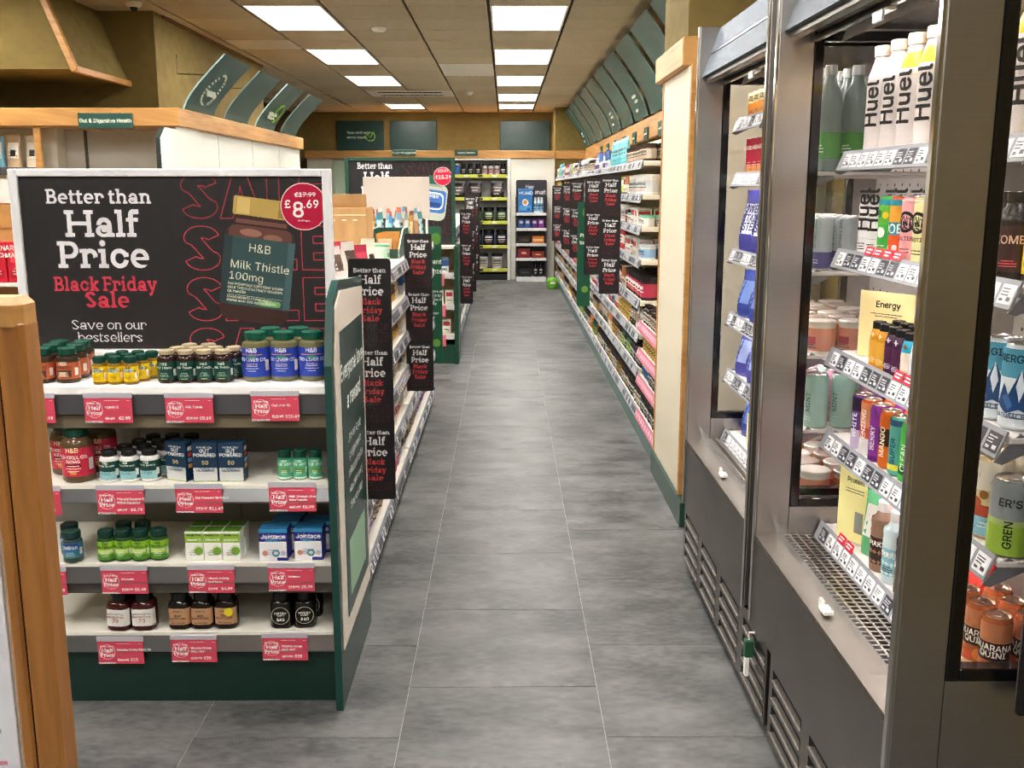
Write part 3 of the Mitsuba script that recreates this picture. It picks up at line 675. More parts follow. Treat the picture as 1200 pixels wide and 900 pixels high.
def pouch(w, d, h, c, bandc=None, lines=(), blob=None, crimp=None, nbars=2, barc='#eeeeee', mat='satin', seed=3):
    """stand-up pouch: full at the foot, flat crimped top"""
    A = MB(); n, m = 10, 8; V = []; F = []
    q = random.Random(seed)
    def sect(z):  # half width, half depth
        u = z; return w / 2 * (1 - .06 * math.sin(PI * u)), d / 2 * (1 - u ** 1.6) * (.75 + .5 * math.sin(PI * min(u + .12, 1))) + .0012
    for i in range(m + 1):
        hw, hd = sect(i / m)
        for k in range(n * 2):
            a = 2 * PI * k / (2 * n); ca, sa = math.cos(a), math.sin(a)
            V.append([hw * math.copysign(abs(ca) ** .6, ca), hd * math.copysign(abs(sa) ** .8, sa), h * i / m])
    N = 2 * n
    for i in range(m):
        for k in range(N): F.append([i * N + k, i * N + (k + 1) % N, (i + 1) * N + (k + 1) % N, (i + 1) * N + k])
    A.raw(V, F, c)
    if crimp is not None:
        A.box(-w * .47, w * .47, -.0016, .0016, h * .97, h * 1.03, crimp)
    P = MB(); has = False
    def patch(x0, x1, z0, z1, cc):
        VV, FF = [], []
        for i in range(5):
            z = z0 + (z1 - z0) * i / 4; hw, hd = sect(z)
            for k in range(5):
                x = (x0 + (x1 - x0) * k / 4) * 2 - 1; ca = x; sa = -math.sqrt(max(0, 1 - abs(ca) ** (2 / .6) if abs(ca) < 1 else 0)) ** .8
                VV.append([hw * x, hd * sa - .0006, h * z])
        for i in range(4):
            for k in range(4): FF.append([i * 5 + k, i * 5 + k + 1, i * 5 + k + 6, i * 5 + k + 5])
        P.raw(VV, FF, cc)
    if bandc is not None: patch(.12, .88, .3, .78, bandc); has = True
    if blob is not None: patch(.3, .7, .36, .56, blob); has = True
    for t, hh, z, cc in lines:
        sh = text2(t, True); k = hh * h; Vt, Ft = fine(sh, .05 * w / k); X = k * Vt[:, 0] - sh[2] * k / 2; Z = z * h + k * Vt[:, 1]
        S_ = np.array([sect(q_ / h) for q_ in Z]); u = np.clip(np.abs(X) / S_[:, 0], 0, .97)
        P.raw(np.stack([X, -S_[:, 1] * np.sqrt(1 - u ** (2 / .6)) ** .8 - .0012, Z], 1), Ft, cc); has = True
    out = {'body': A.ply(mat)}
    if has: out['print'] = P.ply('satin')
    return out
def tub(r, h, body, lid, lab=None, lines=(), lid_h=.16, n=20, nbars=2, barc='#555555', blob=None):
    A = MB(); A.lathe([(0, 0), (r * .95, 0), (r * .98, h * .05), (r, h * (1 - lid_h))], body, n=n)
    L = MB(); L.lathe([(r * 1.04, h * (1 - lid_h)), (r * 1.05, h - .003), (r * .98, h), (0, h)], lid, n=n)
    out = {'body': A.ply('satin'), 'lid': L.ply('satin')}
    if lab is not None:
        P = MB(); rl = r + .0008; P.lathe([(rl, h * .1), (rl, h * (.9 - lid_h))], lab, n=n)
        strip_text(P, [(t, hh * h, z * h, c) for t, hh, z, c in lines], rl + .0004, 0, None)
        if blob is not None: bars(P, rl + .0002, 1, h * .3, 0, r * 1.4, h * .22, blob)
        if nbars: bars(P, rl + .0004, nbars, h * .26, h * .08, r * 1.1, h * .03, barc)
        out['label'] = P.ply('satin')
    return out
def put(base, proto, label, cat, x, y, z, rot=0., group=None, s=1., sz=None, merge=False, single=None):
    k = thing(base, label, cat, group); at = M(x, y, z + .0008, rot, s, sz)
    for nm, p in proto.items(): part(k, nm, p, at=at)
    return k

# ================================================================ promotional end stand
SX0, SX1, SY = -1.56, -.52, 2.88
st = thing('promotion_stand', 'dark green shelf stand facing the camera, under the large framed sale poster', 'shelf stand')
b = MB(); b.box(SX0, SX1, SY + .005, SY + .03, 0, .165, '#0d2d27', .002); b.box(SX0, SX1, SY + .03, 3.28, 0, .1, '#0d2d27'); part(st, 'plinth', b.ply('satin'), 'dark green plinth')
b = MB(); b.box(SX0, SX1, 3.27, 3.3, .1, 1.07, '#8f8f8b'); part(st, 'back_panel', b.ply('paint'), 'grey back panel')
for x in (-1.23, -.9): 
    b = MB(); b.box(x - .002, x + .002, 3.266, 3.27, .1, 1., '#7f7f7b'); part(st, 'panel_joint', b.ply('paint'))
b = MB(); b.box(SX0, SX1, SY, 3.27, .974, 1.003, '#f1f0ee', .004)
for k, (y, z) in enumerate(((3.12, 1.03), (3.17, 1.06))): b.box(SX0, SX1, y, 3.3, z - .027, z, '#f4f3f1', .004)
part(st, 'top_shelf', b.ply('paint'), 'white stepped top shelf')
for z, lo in ((.7, .648), (.455, .395), (.232, .172)):
    b = MB(); b.box(SX0, SX1, SY + .004, 3.27, z - .018, z, '#d9d5ca', .003); sh_ = part(st, 'shelf', b.ply('paint'), 'cream shelf')
    b = MB(); b.prism(Polygon([(0, z - .012), (.006, z - .012), (.006, lo), (-.012, lo), (-.012, lo + .004)]), [SX0, SY, 0], EY, EZ, -(SX1 - SX0), '#95979c'); part(sh_, 'price_rail', b.ply('metal'), 'aluminium price rail')
for z0, z1, c in ((.915, .972, '#46464a'),):
    b = MB(); b.box(SX0, SX1, SY + .004, SY + .012, z0, z1, c, .001); part(st, 'price_rail', b.ply('satin'), 'dark grey price rail')
b = MB(); b.box(SX0, SX1, SY + .02, SY + .05, .87, .912, '#6d6350', .002); part(st, 'cross_beam', b.ply('paint'))
b = MB(); b.box(SX0, SX1, SY + .014, SY + .05, .353, .392, '#62605a', .002); part(st, 'cross_beam', b.ply('paint'))
pgb = Polygon([(2.82, 0), (3.47, 0), (3.47, 1.27), (2.99, 1.3), (2.88, 1.25), (2.82, 1.07)])
b = MB(); b.prism(pgb, [-.497, 0, 0], EY, EZ, .022, '#0d2d27', '#12403a'); side_ = part(st, 'side_board', b.ply('satin'), 'dark green side board')
b = MB(); b.prism(Polygon([(2.86, .18), (3.45, .18), (3.45, 1.24), (2.99, 1.27), (2.9, 1.23), (2.86, 1.06)]), [-.494, 0, 0], EY, EZ, .003, '#e7dccd'); part(side_, 'cream_panel', b.ply('satin'), 'cream panel')
b = MB(); b.box(-.494, -.491, 2.95, 3.4, .25, 1.15, '#26423d'); part(side_, 'notice', b.ply('satin'), 'dark green notice with pale lettering')
b = MB()
for tx, h, z in (('Everyone loves', .05, 1.0), ('a reward', .05, .9), ('Join our loyalty', .028, .79), ('programme to', .028, .735), ('collect points for', .028, .68), ('vouchers every', .028, .625), ('time you shop', .028, .57)):
    w = text2(tx)[2] * h; b.flat(text2(tx, h > .04), [-.4905, 3.175 - w / 2, z], EY, EZ, '#dfe5df', h)
part(side_, 'lettering', b.ply('matt'))
b = MB(); b.box(-.4912, -.4902, 3.0, 3.33, .3, .48, '#8fb894'); part(side_, 'reward_card', b.ply('satin'), 'pale green card picture')
b = MB(); b.quad([-.492, 3.44, .2], [-.45, 3.475, .2], [-.45, 3.475, 1.26], [-.492, 3.44, 1.24], '#ffffff'); part(side_, 'clear_edge', b.ply('acrylic'), 'clear acrylic edge')
# header poster in its white frame
hd = thing('sale_poster', 'large black sale poster in a white frame with an amber bottle picture, front stand', 'poster')
PX0, PX1, PZ0, PZ1, PY = -1.548, -.545, 1.062, 1.628, 3.2
b = MB()
for a in ((PX0, PX0 + .028, PZ0, PZ1), (PX1 - .028, PX1, PZ0, PZ1), (PX0 + .028, PX1 - .028, PZ1 - .024, PZ1)):
    b.box(a[0], a[1], PY - .012, PY + .014, a[2], a[3], '#e9e9ec', .003)
part(hd, 'frame', b.ply('satin'), 'white metal frame')
b = MB(); b.box(PX0 + .02, PX1 - .02, PY, PY + .012, PZ0, PZ1 - .01, '#201d1e'); part(hd, 'board', b.ply('paint'), 'black printed board')
WHITE, RED, LINE = '#dedbe0', '#c23a4d', '#7a2532'
b = MB()
def mid(sh, h, cx, z, c, y=PY - .0006): b.flat(sh, [cx - sh[2] * h / 2, y, z], EX, EZ, c, h)
def fitw(sh, w): return w / sh[2]
for tx, x0, x1, z, c, wt in (('Better than', -1.44, -1.111, 1.521, WHITE, .19), ('Half', -1.387, -1.158, 1.418, WHITE, .19), ('Price', -1.417, -1.128, 1.32, WHITE, .19), ('Black Friday', -1.437, -1.11, 1.247, RED, .19), ('Sale', -1.341, -1.201, 1.194, RED, .19), ('Save on our', -1.391, -1.153, 1.124, WHITE, .1), ('bestsellers', -1.375, -1.167, 1.084, WHITE, .1)):
    sh = slab(tx, wt); V = sh[0] * np.array([(x1 - x0) / sh[2], {'Better than': .045, 'Half': .083, 'Price': .084, 'Black Friday': .046, 'Sale': .052}.get(tx, .03)])
    b.flat((V, sh[1]), [x0, PY - .0006, z], EX, EZ, c)
part(hd, 'lettering', b.ply('matt'), 'white and red slab lettering')
b = MB()
clip = sbox(PX0 + .03, PZ0, PX1 - .03, PZ1 - .026)
for k in range(4):
    for g_ in SALE:
        pg = affinity.translate(affinity.affine_transform(g_, [.1415, 0, 0, .137, 0, 0]), -1.016, 1.476 - .162 * k).intersection(clip)
        if not pg.is_empty: b.poly(pg, [0, PY - .0004, 0], EX, EZ, RED if k else '#a8323f')
part(hd, 'outlined_letters', b.ply('matt'), 'outlined red SALE lettering')
b = MB(); th = math.radians(7.5); U = np.array([math.cos(th), 0, -math.sin(th)]); W = np.array([math.sin(th), 0, math.cos(th)]); O = np.array([-.79, PY, 1.3])
def rr(x0, y0, x1, y1, r): return sbox(x0 + r, y0 + r, x1 - r, y1 - r).buffer(r, 6)
def fl(pg, k, c): b.poly(pg, O - np.array([0, .0008 + .0003 * k, 0]), U, W, c)
fl(unary_union([rr(-.112, -.155, .112, .152, .04), sbox(-.085, .13, .085, .185)]), 0, '#38211f')
fl(rr(-.1, .09, .1, .148, .022), 1, '#5d3a33'); fl(ell(-.03, .128, .035, .012), 2, '#94675a'); fl(ell(.04, .118, .03, .012), 2, '#8a5e50'); fl(sbox(-.08, .155, .08, .168), 1, '#6d473f')
fl(rr(-.092, .18, .092, .238, .006), 3, '#b79a52'); fl(sbox(-.08, .184, -.04, .234), 4, '#d2b871'); fl(sbox(.05, .184, .082, .234), 4, '#937836')
fl(sbox(-.112, -.105, .112, .112), 3, '#2f4a4c'); fl(sbox(-.112, -.105, -.085, .112), 4, '#26393c'); fl(sbox(.09, -.105, .112, .112), 4, '#3f5c60')
def tl(t, h, x, z, bold=True, c='#d9d6c2'): b.flat(text2(t, bold), O + U * x + W * z - np.array([0, .0026, 0]), U, W, c, h)
tl('H&B', .026, -.034, .068, False); tl('Milk Thistle', .0255, -.088, .012, False); tl('100mg', .024, -.09, -.024, False)
for k, t in enumerate(('EACH CAPSULE CONTAINS 100MG', 'MILK THISTLE EXTRACT ISTHESIS', 'SILYMARIN')): tl(t, .0075, -.09, -.042 - .012 * k)
fl(sbox(-.09, -.074, .085, -.0728), 5, '#c9c8b8')
for k, t in enumerate(('STANDARDISED TO PROVIDE A', 'MINIMUM OF 80% SILYMARIN')): tl(t, .0068, -.09, -.084 - .011 * k)
fl(sbox(-.09, -.1, -.088, -.1), 5, '#c9c8b8') if False else None
fl(rr(.01, -.099, .083, -.079, .0099), 5, '#6f9f62'); tl('VEGAN', .008, .03, -.093, True, '#d5e3c8')
part(hd, 'bottle_picture', b.ply('satin'), 'printed picture of an amber bottle with a gold cap')
b = MB(); b.poly(ell(-.632, 1.512, .074, .074, 40), [0, PY - .0045, 0], EX, EZ, '#e3b6ba'); b.poly(ell(-.632, 1.512, .0705, .0705, 40), [0, PY - .0048, 0], EX, EZ, '#b1223f')
for t, h, x, z in (('£17.99', .014, -.66, 1.542), ('£', .024, -.694, 1.508), ('8', .046, -.672, 1.48), ('.69', .024, -.636, 1.508), ('£0.29 each', .005, -.652, 1.466)):
    b.flat(text2(t, True), [x, PY - .0052, z], EX, EZ, '#f3e9ea', h)
b.poly(sbox(-.662, 1.5485, -.606, 1.5505), [0, PY - .0053, 0], EX, EZ, '#f3e9ea')
part(hd, 'price_badge', b.ply('matt'), 'red round price badge')

# price tickets hung on the stand's rails
def stand_tag(x, ztop, name, was, now, label, w=.139, h=.078, y=2.868):
    t = thing('price_tag', label, 'price tag', None)
    b = MB(); b.box(x, x + w, y, y + .0015, ztop - h, ztop, '#cf465d'); part(t, 'card', b.ply('satin'))
    b = MB(); b.box(x - .002, x + w + .002, y - .001, y + .003, ztop - .004, ztop + .012, '#b7b3bd', .001); part(t, 'holder', b.ply('gloss'), 'clear grey holder strip')
    b = MB(); o = y - .0006
    b.poly(ell(x + .029, ztop - .038, .0245, .0245).difference(ell(x + .029, ztop - .038, .0232, .0232)), [0, o, 0], EX, EZ, '#f4dfe2')
    for tx, hh, z in (('Half', .0125, ztop - .039), ('Price', .0125, ztop - .0545)):
        sh = slab(tx); b.flat(sh, [x + .029 - sh[2] * hh / 2, o, z], EX, EZ, '#ffffff', hh)
    sh = slab('Better than'); b.flat(sh, [x + .029 - sh[2] * .0028, o, ztop - .0225], EX, EZ, '#ffffff', .0056)
    for k, ln in enumerate(name): b.flat(text2(ln, True), [x + .059, o, ztop - .034 - .011 * k], EX, EZ, '#ffffff', .0066)
    b.poly(sbox(x + .058, ztop - .0125, x + .102, ztop - .0108), [0, o, 0], EX, EZ, '#f2d3d8'); b.poly(sbox(x + .125, ztop - .0125, x + .134, ztop - .0108), [0, o, 0], EX, EZ, '#f2d3d8')
    b.flat(text2(was, True), [x + .059, o, ztop - .068], EX, EZ, '#ffffff', .0072); b.poly(sbox(x + .058, ztop - .0645, x + .058 + text2(was)[2] * .0072, ztop - .0635), [0, o - .0001, 0], EX, EZ, '#ffffff')
    b.flat(text2(now, True), [x + .098, o, ztop - .068], EX, EZ, '#ffffff', .009)
    b.poly(sbox(x + .001, ztop - h + .0005, x + .052, ztop - h + .0055), [0, o, 0], EX, EZ, '#ece4e4')
    for k in range(11): b.poly(sbox(x + .004 + .0044 * k, ztop - h + .001, x + .006 + .0044 * k, ztop - h + .005), [0, o - .0002, 0], EX, EZ, '#5c5358')
    part(t, 'lettering', b.ply('matt'))
TAGS = [(-1.457, .972, ('Turmeric',), '£12.99', '£5.99', 'red price tag below the orange-labelled bottles, partly behind the wooden board'), (-1.231, .972, ('Vitamin D',), '£6.49', '£2.99', 'red half price tag below the small yellow bottles'), (-.995, .972, ('Milk Thistle',), '£17.99', '£8.69', 'red half price tag below the dark green labelled bottles'),
        (-.744, .977, ('Cod Liver Oil',), '£21.99', '£10.49', 'red half price tag below the big blue-labelled bottles'), (-1.463, .69, ('Red Krill Oil',), '£39', '£19', 'red price tag below the red-labelled bottles, partly behind the wooden board'), (-1.216, .692, ('Friendly Bacteria 5', 'Billion Capsules'), '£9.99', '£4.79', 'red half price tag below the white bottles with black caps'),
        (-.983, .696, ('Gut Powered 50 Billion',), '£23.99', '£11.49', 'red half price tag below the navy cartons'), (-.705, .7, ('High Strength Aloe', 'Vera Tablets'), '£15.99', '£6.99', 'red half price tag below the three small green bottles'), (-1.468, .437, ('Omega 3',), '£9.99', '£4.99', 'red price tag below the single blue bottle, partly behind the wooden board'),
        (-1.223, .44, ('Chlorella',), '£10.99', '£5.49', 'red half price tag below the lime green bottles'), (-.961, .442, ('Vitamin D Daily', 'Oral Spray'), '£9.99', '£4.59', 'red half price tag below the green and white cartons'), (-.719, .447, ('Jointace',), '£18.95', '£8.79', 'red half price tag below the blue and white cartons'),
        (-1.252, .211, ('Manuka Honey MGO 70',), '£24.99', '£15', 'red half price tag below the white-labelled honey jars'), (-1.027, .216, ('Manuka Honey', 'MGO 263'), '£49.99', '£25', 'red half price tag below the tan-labelled honey jars'), (-.748, .221, ('Manuka Honey', 'MGO 840'), '£89.99', '£35', 'red half price tag below the two black honey jars')]
for a in TAGS: stand_tag(*a)

# products on the stand; each row from front left to back right
P_org = bottle(.033, .103, '#3a2c22', '#12483a', '#b0593a', lines=[('H&B', .1, .52, '#e8d9cc'), ('TURMERIC', .075, .42, '#4a2419')], patches=[(.17, .38, '#5b3326', .75), (.2, .33, '#c7a98e', .3)], barc='#e8cdb8')
P_yel = bottle(.0215, .081, '#8a6a2a', '#0f4438', '#e8c21c', lines=[('H&B', .085, .56, '#5a4a10'), ('VITAMIN D', .085, .46, '#2c4a36')], lz=(.1, .66), barc='#7a6410', patches=[(.44, .58, '#d6dbc8', .8)], cap_h=.22, sh=.1)
P_dgr = bottle(.0275, .096, '#2b1512', '#b7a688', '#143d35', lines=[('H&B', .08, .56, '#c7d6cc'), ('Milk Thistle', .07, .45, '#c7d6cc')], lz=(.1, .68), cap_h=.13, sh=.16, barc='#9ab5a8', foot=None, patches=[(.12, .15, '#8fae60', .35)])
P_cod = bottle(.0405, .147, '#6d6a4a', '#0e5341', '#2a3f9f', lines=[('H&B', .085, .6, '#e8eaf2'), ('COD LIVER OIL', .066, .42, '#f0f2fa'), ('1000mg', .045, .34, '#c2a8c8')], lz=(.1, .69), cap_h=.16, sh=.12, cap_r=.76, barc='#aab4dc', patches=[(.545, .56, '#d88b62', .85), (.49, .53, '#2f8a5f', .35)])
P_red = bottle(.0465, .162, '#5a4632', '#0f4638', '#c42e45', lines=[('H&B', .085, .58, '#f1d9a8'), ('RED KRILL OIL', .06, .46, '#fbe9e6'), ('500MG', .055, .38, '#fbe9e6')], lz=(.12, .66), cap_h=.15, sh=.16, cap_r=.74, barc='#f1c7c0', patches=[(.31, .355, '#5b1b28', .5), (.16, .24, '#d98c4a', .2)])
P_whi = bottle(.0295, .096, '#ecebe8', '#17181a', '#173f3a', lines=[('H&B', .07, .6, '#d9e6df'), ('Friendly Bacteria', .055, .52, '#d9e6df')], lz=(.1, .68), cap_h=.18, sh=.11, cap_r=.72, nbars=2, barc='#4a7f86', patches=[(.11, .36, '#93c4c8', 1.15)])
P_grn = bottle(.0215, .09, '#2c7a5a', '#0d4437', '#4fa580', lines=[('H&B', .08, .62, '#d6ebdf'), ('ALOE VERA', .09, .5, '#eef8f0')], lz=(.1, .7), cap_h=.23, sh=.08, cap_r=.86, barc='#d6ebdf', patches=[(.24, .42, '#5b9140', .8)], foot='#cfe0d4')
P_blu = bottle(.0285, .096, '#37474a', '#123c38', '#2f6f9c', lines=[('OMEGA', .1, .46, '#e9f0f4')], lz=(.16, .66), cap_h=.22, sh=.12, cap_r=.86, barc='#bcd5e4', patches=[(.5, .64, '#1f3f7a', .9), (.17, .24, '#4c8a63', 1.0)])
P_lim = bottle(.0268, .096, '#2c4a2c', '#0f3b31', '#86b52f', lines=[('H&B', .07, .58, '#1f4a2a'), ('CHLORELLA', .075, .46, '#224d24')], lz=(.08, .68), cap_h=.2, sh=.1, cap_r=.84, barc='#eef3d8', patches=[(.08, .25, '#4c8a2c', 1.2), (.3, .42, '#c3d98a', .9)])
def row(base, cat, proto, pts, z, lab, group=None, rot=0.):
    for i, (x, y) in enumerate(pts):
        l = lab[i] if isinstance(lab, (list, tuple)) else lab.format(ordi(i))
        put(base, proto, l, cat, x, y, z, rot + rnd.uniform(-9, 9), group)
ZT = 1.003
row('pill_bottle', 'bottle', P_org, [(-1.374, 2.938), (-1.3, 2.942), (-1.374, 3.01), (-1.303, 3.013), (-1.383, 3.08), (-1.312, 3.083)], ZT, 'orange-labelled bottle with green cap, {} of its cluster on the top stand shelf', 'orange-labelled bottles on the stand')
row('pill_bottle', 'bottle', P_yel, [(-1.194, 2.91), (-1.149, 2.91), (-1.104, 2.912), (-1.18, 2.962), (-1.132, 2.963), (-1.088, 2.958), (-1.165, 3.013), (-1.118, 3.015), (-1.073, 3.006)], ZT, 'small yellow-labelled bottle with green cap, {} of the yellow cluster on the top stand shelf', 'yellow-labelled bottles on the stand')
row('pill_bottle', 'bottle', P_dgr, [(-1.004, 2.935), (-.948, 2.935), (-.894, 2.94), (-.84, 2.943), (-.99, 2.995), (-.933, 2.997), (-.878, 3.), (-.823, 3.002), (-.973, 3.056), (-.916, 3.058)], ZT, 'amber bottle with gold cap and dark green label, {} of its cluster', 'gold-capped bottles on the stand')
row('pill_bottle', 'bottle', P_cod, [(-.748, 2.968), (-.664, 2.972), (-.581, 2.978), (-.722, 3.055), (-.638, 3.06)], ZT, ['large blue-labelled oil bottle, leftmost in the front row of the top shelf', 'large blue-labelled oil bottle, middle of the front row of the top shelf', 'large blue-labelled oil bottle beside the green side board on the top shelf', 'large blue-labelled oil bottle behind the leftmost front one', 'large blue-labelled oil bottle behind the middle front one'])
row('pill_bottle', 'bottle', P_red, [(-1.296, 2.946), (-1.365, 3.03), (-1.27, 3.06)], .7, ['large red-labelled bottle with green cap, front of its group on the second stand shelf', 'large red-labelled bottle partly hidden behind the wooden board', 'large red-labelled bottle behind the front red one'])
row('pill_bottle', 'bottle', P_whi, [(-1.195, 2.93), (-1.137, 2.935), (-1.078, 2.942), (-1.172, 2.995), (-1.113, 2.998), (-1.054, 3.003), (-1.15, 3.058), (-1.09, 3.06), (-1.03, 3.064), (-1.128, 3.12), (-1.067, 3.123), (-1.006, 3.126)], .7, 'white bottle with black cap and teal label, {} counting from the front left', 'white black-capped bottles on the stand')
NAVY = '#14304a'
P_nav = carton(.076, .05, .119, NAVY, [(.03, .97, 0, .36, '#c9cac9'), (.03, .97, 0, .02, '#9cb14e')], [('FUTURE YOU', .045, .87, '#d5dce0'), ('GUT', .085, .765, '#f2f4f4'), ('POWERED', .085, .655, '#f2f4f4'), ('50', .1, .45, '#cdbb83'), ('ULTIMATE', .065, .27, '#33506b')], 2, '#8a99a5', topc='#1b3a55', sidec=['#d8d5cf', '#c4453f', '#7fa6c9', '#d7a05b'])
P_nav['print'] = P_nav['print']
for i, (x, y, rz) in enumerate(((-.986, 2.95, -22), (-.904, 2.94, 0), (-.826, 2.94, 0))):
    put('supplement_carton', P_nav, ['navy and grey carton turned at an angle, left of the two straight ones', 'navy and grey carton facing straight out, middle of three', 'navy and grey carton facing straight out, right of three'][i], 'box', x, y, .7, rz)
row('pill_bottle', 'bottle', P_grn, [(-.672, 2.95), (-.627, 2.952), (-.58, 2.953)], .7, ['small green-labelled bottle, left of three on the second stand shelf', 'small green-labelled bottle, middle of three on the second stand shelf', 'small green-labelled bottle, right of three on the second stand shelf'])
row('pill_bottle', 'bottle', P_blu, [(-1.317, 2.905), (-1.352, 2.97)], .455, ['blue-labelled bottle with dark green cap, front left of the third stand shelf', 'dark-capped bottle just behind the blue-labelled one'])
row('pill_bottle', 'bottle', P_lim, [(-1.216, 2.91), (-1.165, 2.915), (-1.114, 2.915), (-1.06, 2.922), (-1.19, 2.985), (-1.132, 2.99)], .455, 'lime green labelled bottle with dark cap, {} of its group on the third shelf', 'lime green bottles on the stand')
P_ctn = carton(.054, .05, .092, '#f1f2ea', [(0, 1, .62, .93, '#8fb63a'), (0, 1, .93, 1, '#e8ecd8')], [('BetterYou', .075, .86, '#33512c'), ('Vitamin D', .075, .69, '#f6f8ee')], 3, '#8a9a7a', topc='#4d7a1f', discs=[(.72, .36, .3, '#cfe0b8'), (.74, .33, .24, '#6fa32f')])
P_ctn['print'] = P_ctn['print']
for i, (x, y) in enumerate([(-.947, 2.925), (-.891, 2.925), (-.835, 2.925), (-.945, 2.978), (-.889, 2.978), (-.833, 2.978)]):
    put('spray_carton', P_ctn, f'green and white carton, {ORD[i % 3]} from left in the {["front", "rear"][i // 3]} row on the third stand shelf', 'box', x, y, .455, 0)
P_joi = carton(.086, .062, .101, '#22257c', [(0, 1, .88, 1, '#2f86b4'), (0, .96, 0, .6, '#e7e6ea'), (.62, 1, 0, .1, '#22257c')], [('Jointace', .135, .7, '#f2f1f8'), ('OMEGA-3', .07, .6, '#5fc0dc')], 3, '#a9a6b4', topc='#2a6f9c', discs=[(.58, .24, .14, '#1f8791'), (.58, .24, .07, '#d6e6ea'), (.85, .24, .09, '#b7b9cf'), (.2, .24, .1, '#c98a6a')])
for i, (x, y) in enumerate([(-.706, 2.928), (-.601, 2.934), (-.683, 2.995), (-.588, 3.0), (-.68, 3.06)]):
    put('joint_carton', P_joi, ['blue and white joint care carton, left one at the front', 'blue and white joint care carton, right one at the front by the side board', 'blue and white joint care carton behind the left front one', 'blue and white joint care carton behind the right front one', 'blue and white joint care carton at the very back'][i], 'box', x, y, .455, 0)
P_mw = jar(.07, .118, '#3d130f', '#0c0b0b', '#e6e3df', [('MANUKA DOCTOR', .04, .46, '#6a5a50'), ('Manuka Honey', .05, .38, '#8a5a48'), ('70', .1, .25, '#a0523c')], 0, lidtop=('#9c9a96', True))
P_mt = jar(.066, .116, '#140c0a', '#0b0a0a', '#b98d68', [('COMVITA', .04, .5, '#5a3a28'), ('RAW', .055, .37, '#4a2c1c'), ('MULTIFLORA', .05, .3, '#4a2c1c'), ('NEW ZEALAND', .035, .18, '#5a3a28')], 0, lidtop=('#b79a3e', False))
P_mb = jar(.068, .114, '#0c0b0c', '#080808', None, [('MANUKA', .055, .43, '#d9d6ce'), ('HONEY', .045, .37, '#d9d6ce'), ('840', .085, .23, '#e6e3da')], 0, ring='#a09a84', lidtop=('#77746c', True))
b = MB(); b.poly(ell(.014, .058, .014, .014, 20), [0, -.0355, 0], EX, EZ, '#d9c22a')
b = b.ply('satin')
row('honey_jar', 'jar', P_mw, [(-1.192, 2.918), (-1.119, 2.92), (-1.185, 2.995)], .232, ['dark honey jar with white label, left of the pair on the bottom shelf', 'dark honey jar with white label, right of the pair on the bottom shelf', 'dark honey jar hidden behind the left white-labelled one'])
for i, (x, y) in enumerate([(-1.009, 2.926), (-.94, 2.927), (-.868, 2.93)]):
    k = put('honey_jar', P_mt, ['black honey jar with tan label, left of three', 'black honey jar with tan label, middle of three', 'black honey jar with tan label and a yellow sticker, right of three'][i], 'jar', x, y, .232, 0)
    if i == 2: part(k, 'sticker', b, 'round yellow sticker', at=M(x, y, .232))
row('honey_jar', 'jar', P_mb, [(-.696, 2.932), (-.626, 2.937), (-.69, 3.01), (-.62, 3.015)], .232, ['all black honey jar with a ring emblem, left one in front', 'all black honey jar with a ring emblem, right one in front', 'all black honey jar behind the left front one', 'all black honey jar behind the right front one'])
# ================================================================ light versions of products for the long shelves: one mesh each
JIT = [1.]                        # lightness of the variant being built
def _j(c): return np.clip(col(c) * JIT[0], 0, .95)
def _mark(A, r, y0, y1, w, c):
    """a block of print on the front of a round pack"""
    x = np.linspace(-w, w, 4) * r; V = np.array([[u, v] for u in x for v in (y0, y1)])
    A.curved((V, np.array([[0, 2, 3], [0, 3, 1], [2, 4, 5], [2, 5, 3], [4, 6, 7], [4, 7, 5]])), 0, 0, r, -PI / 2, 0, c)
def l_bottle(r, h, body, cap, lab=None, n=10, z0=.12, z1=.62, tip=.78):
    A = MB(); hb = h * .84; body = _j(body)
    A.lathe([(0, 0, body), (r * .96, 0, body), (r, h * .03, body), (r, hb * .84, body), (r * .66, hb, body), (r * tip, hb, cap), (r * tip, h, cap), (0, h, cap)], body, n=n)
    if lab is not None:
        lab = _j(lab); A.lathe([(r + .0012, h * z0), (r + .0012, h * z1)], lab, n=n)
        ink = lab * .25 if lab.mean() > .2 else np.array([.7, .68, .62])
        _mark(A, r + .0034, h * (z0 + .3), h * (z0 + .4), .75, ink); _mark(A, r + .0034, h * (z0 + .12), h * (z0 + .17), .6, ink); _mark(A, r + .0034, h * (z0 + .04), h * (z0 + .07), .5, lab * .6 + .1)
    return A.ply('satin')
def l_tub(r, h, body, lid, lab=None, n=12):
    A = MB(); body = _j(body)
    A.lathe([(0, 0, body), (r * .93, 0, body), (r, h * .04, body), (r, h * .8, body), (r * 1.06, h * .81, lid), (r * 1.06, h * .98, lid), (r * .95, h, lid), (0, h, lid)], body, n=n)
    if lab is not None:
        lab = _j(lab); A.lathe([(r + .0012, h * .12), (r + .0012, h * .7)], lab, n=n); ink = lab * .3 if lab.mean() > .25 else np.array([.75, .72, .68])
        _mark(A, r + .004, h * .46, h * .6, .7, ink); _mark(A, r + .004, h * .32, h * .38, .8, ink); _mark(A, r + .004, h * .17, h * .26, .5, np.array([.6, .25, .15]) * .6 + lab * .4)
    return A.ply('satin')
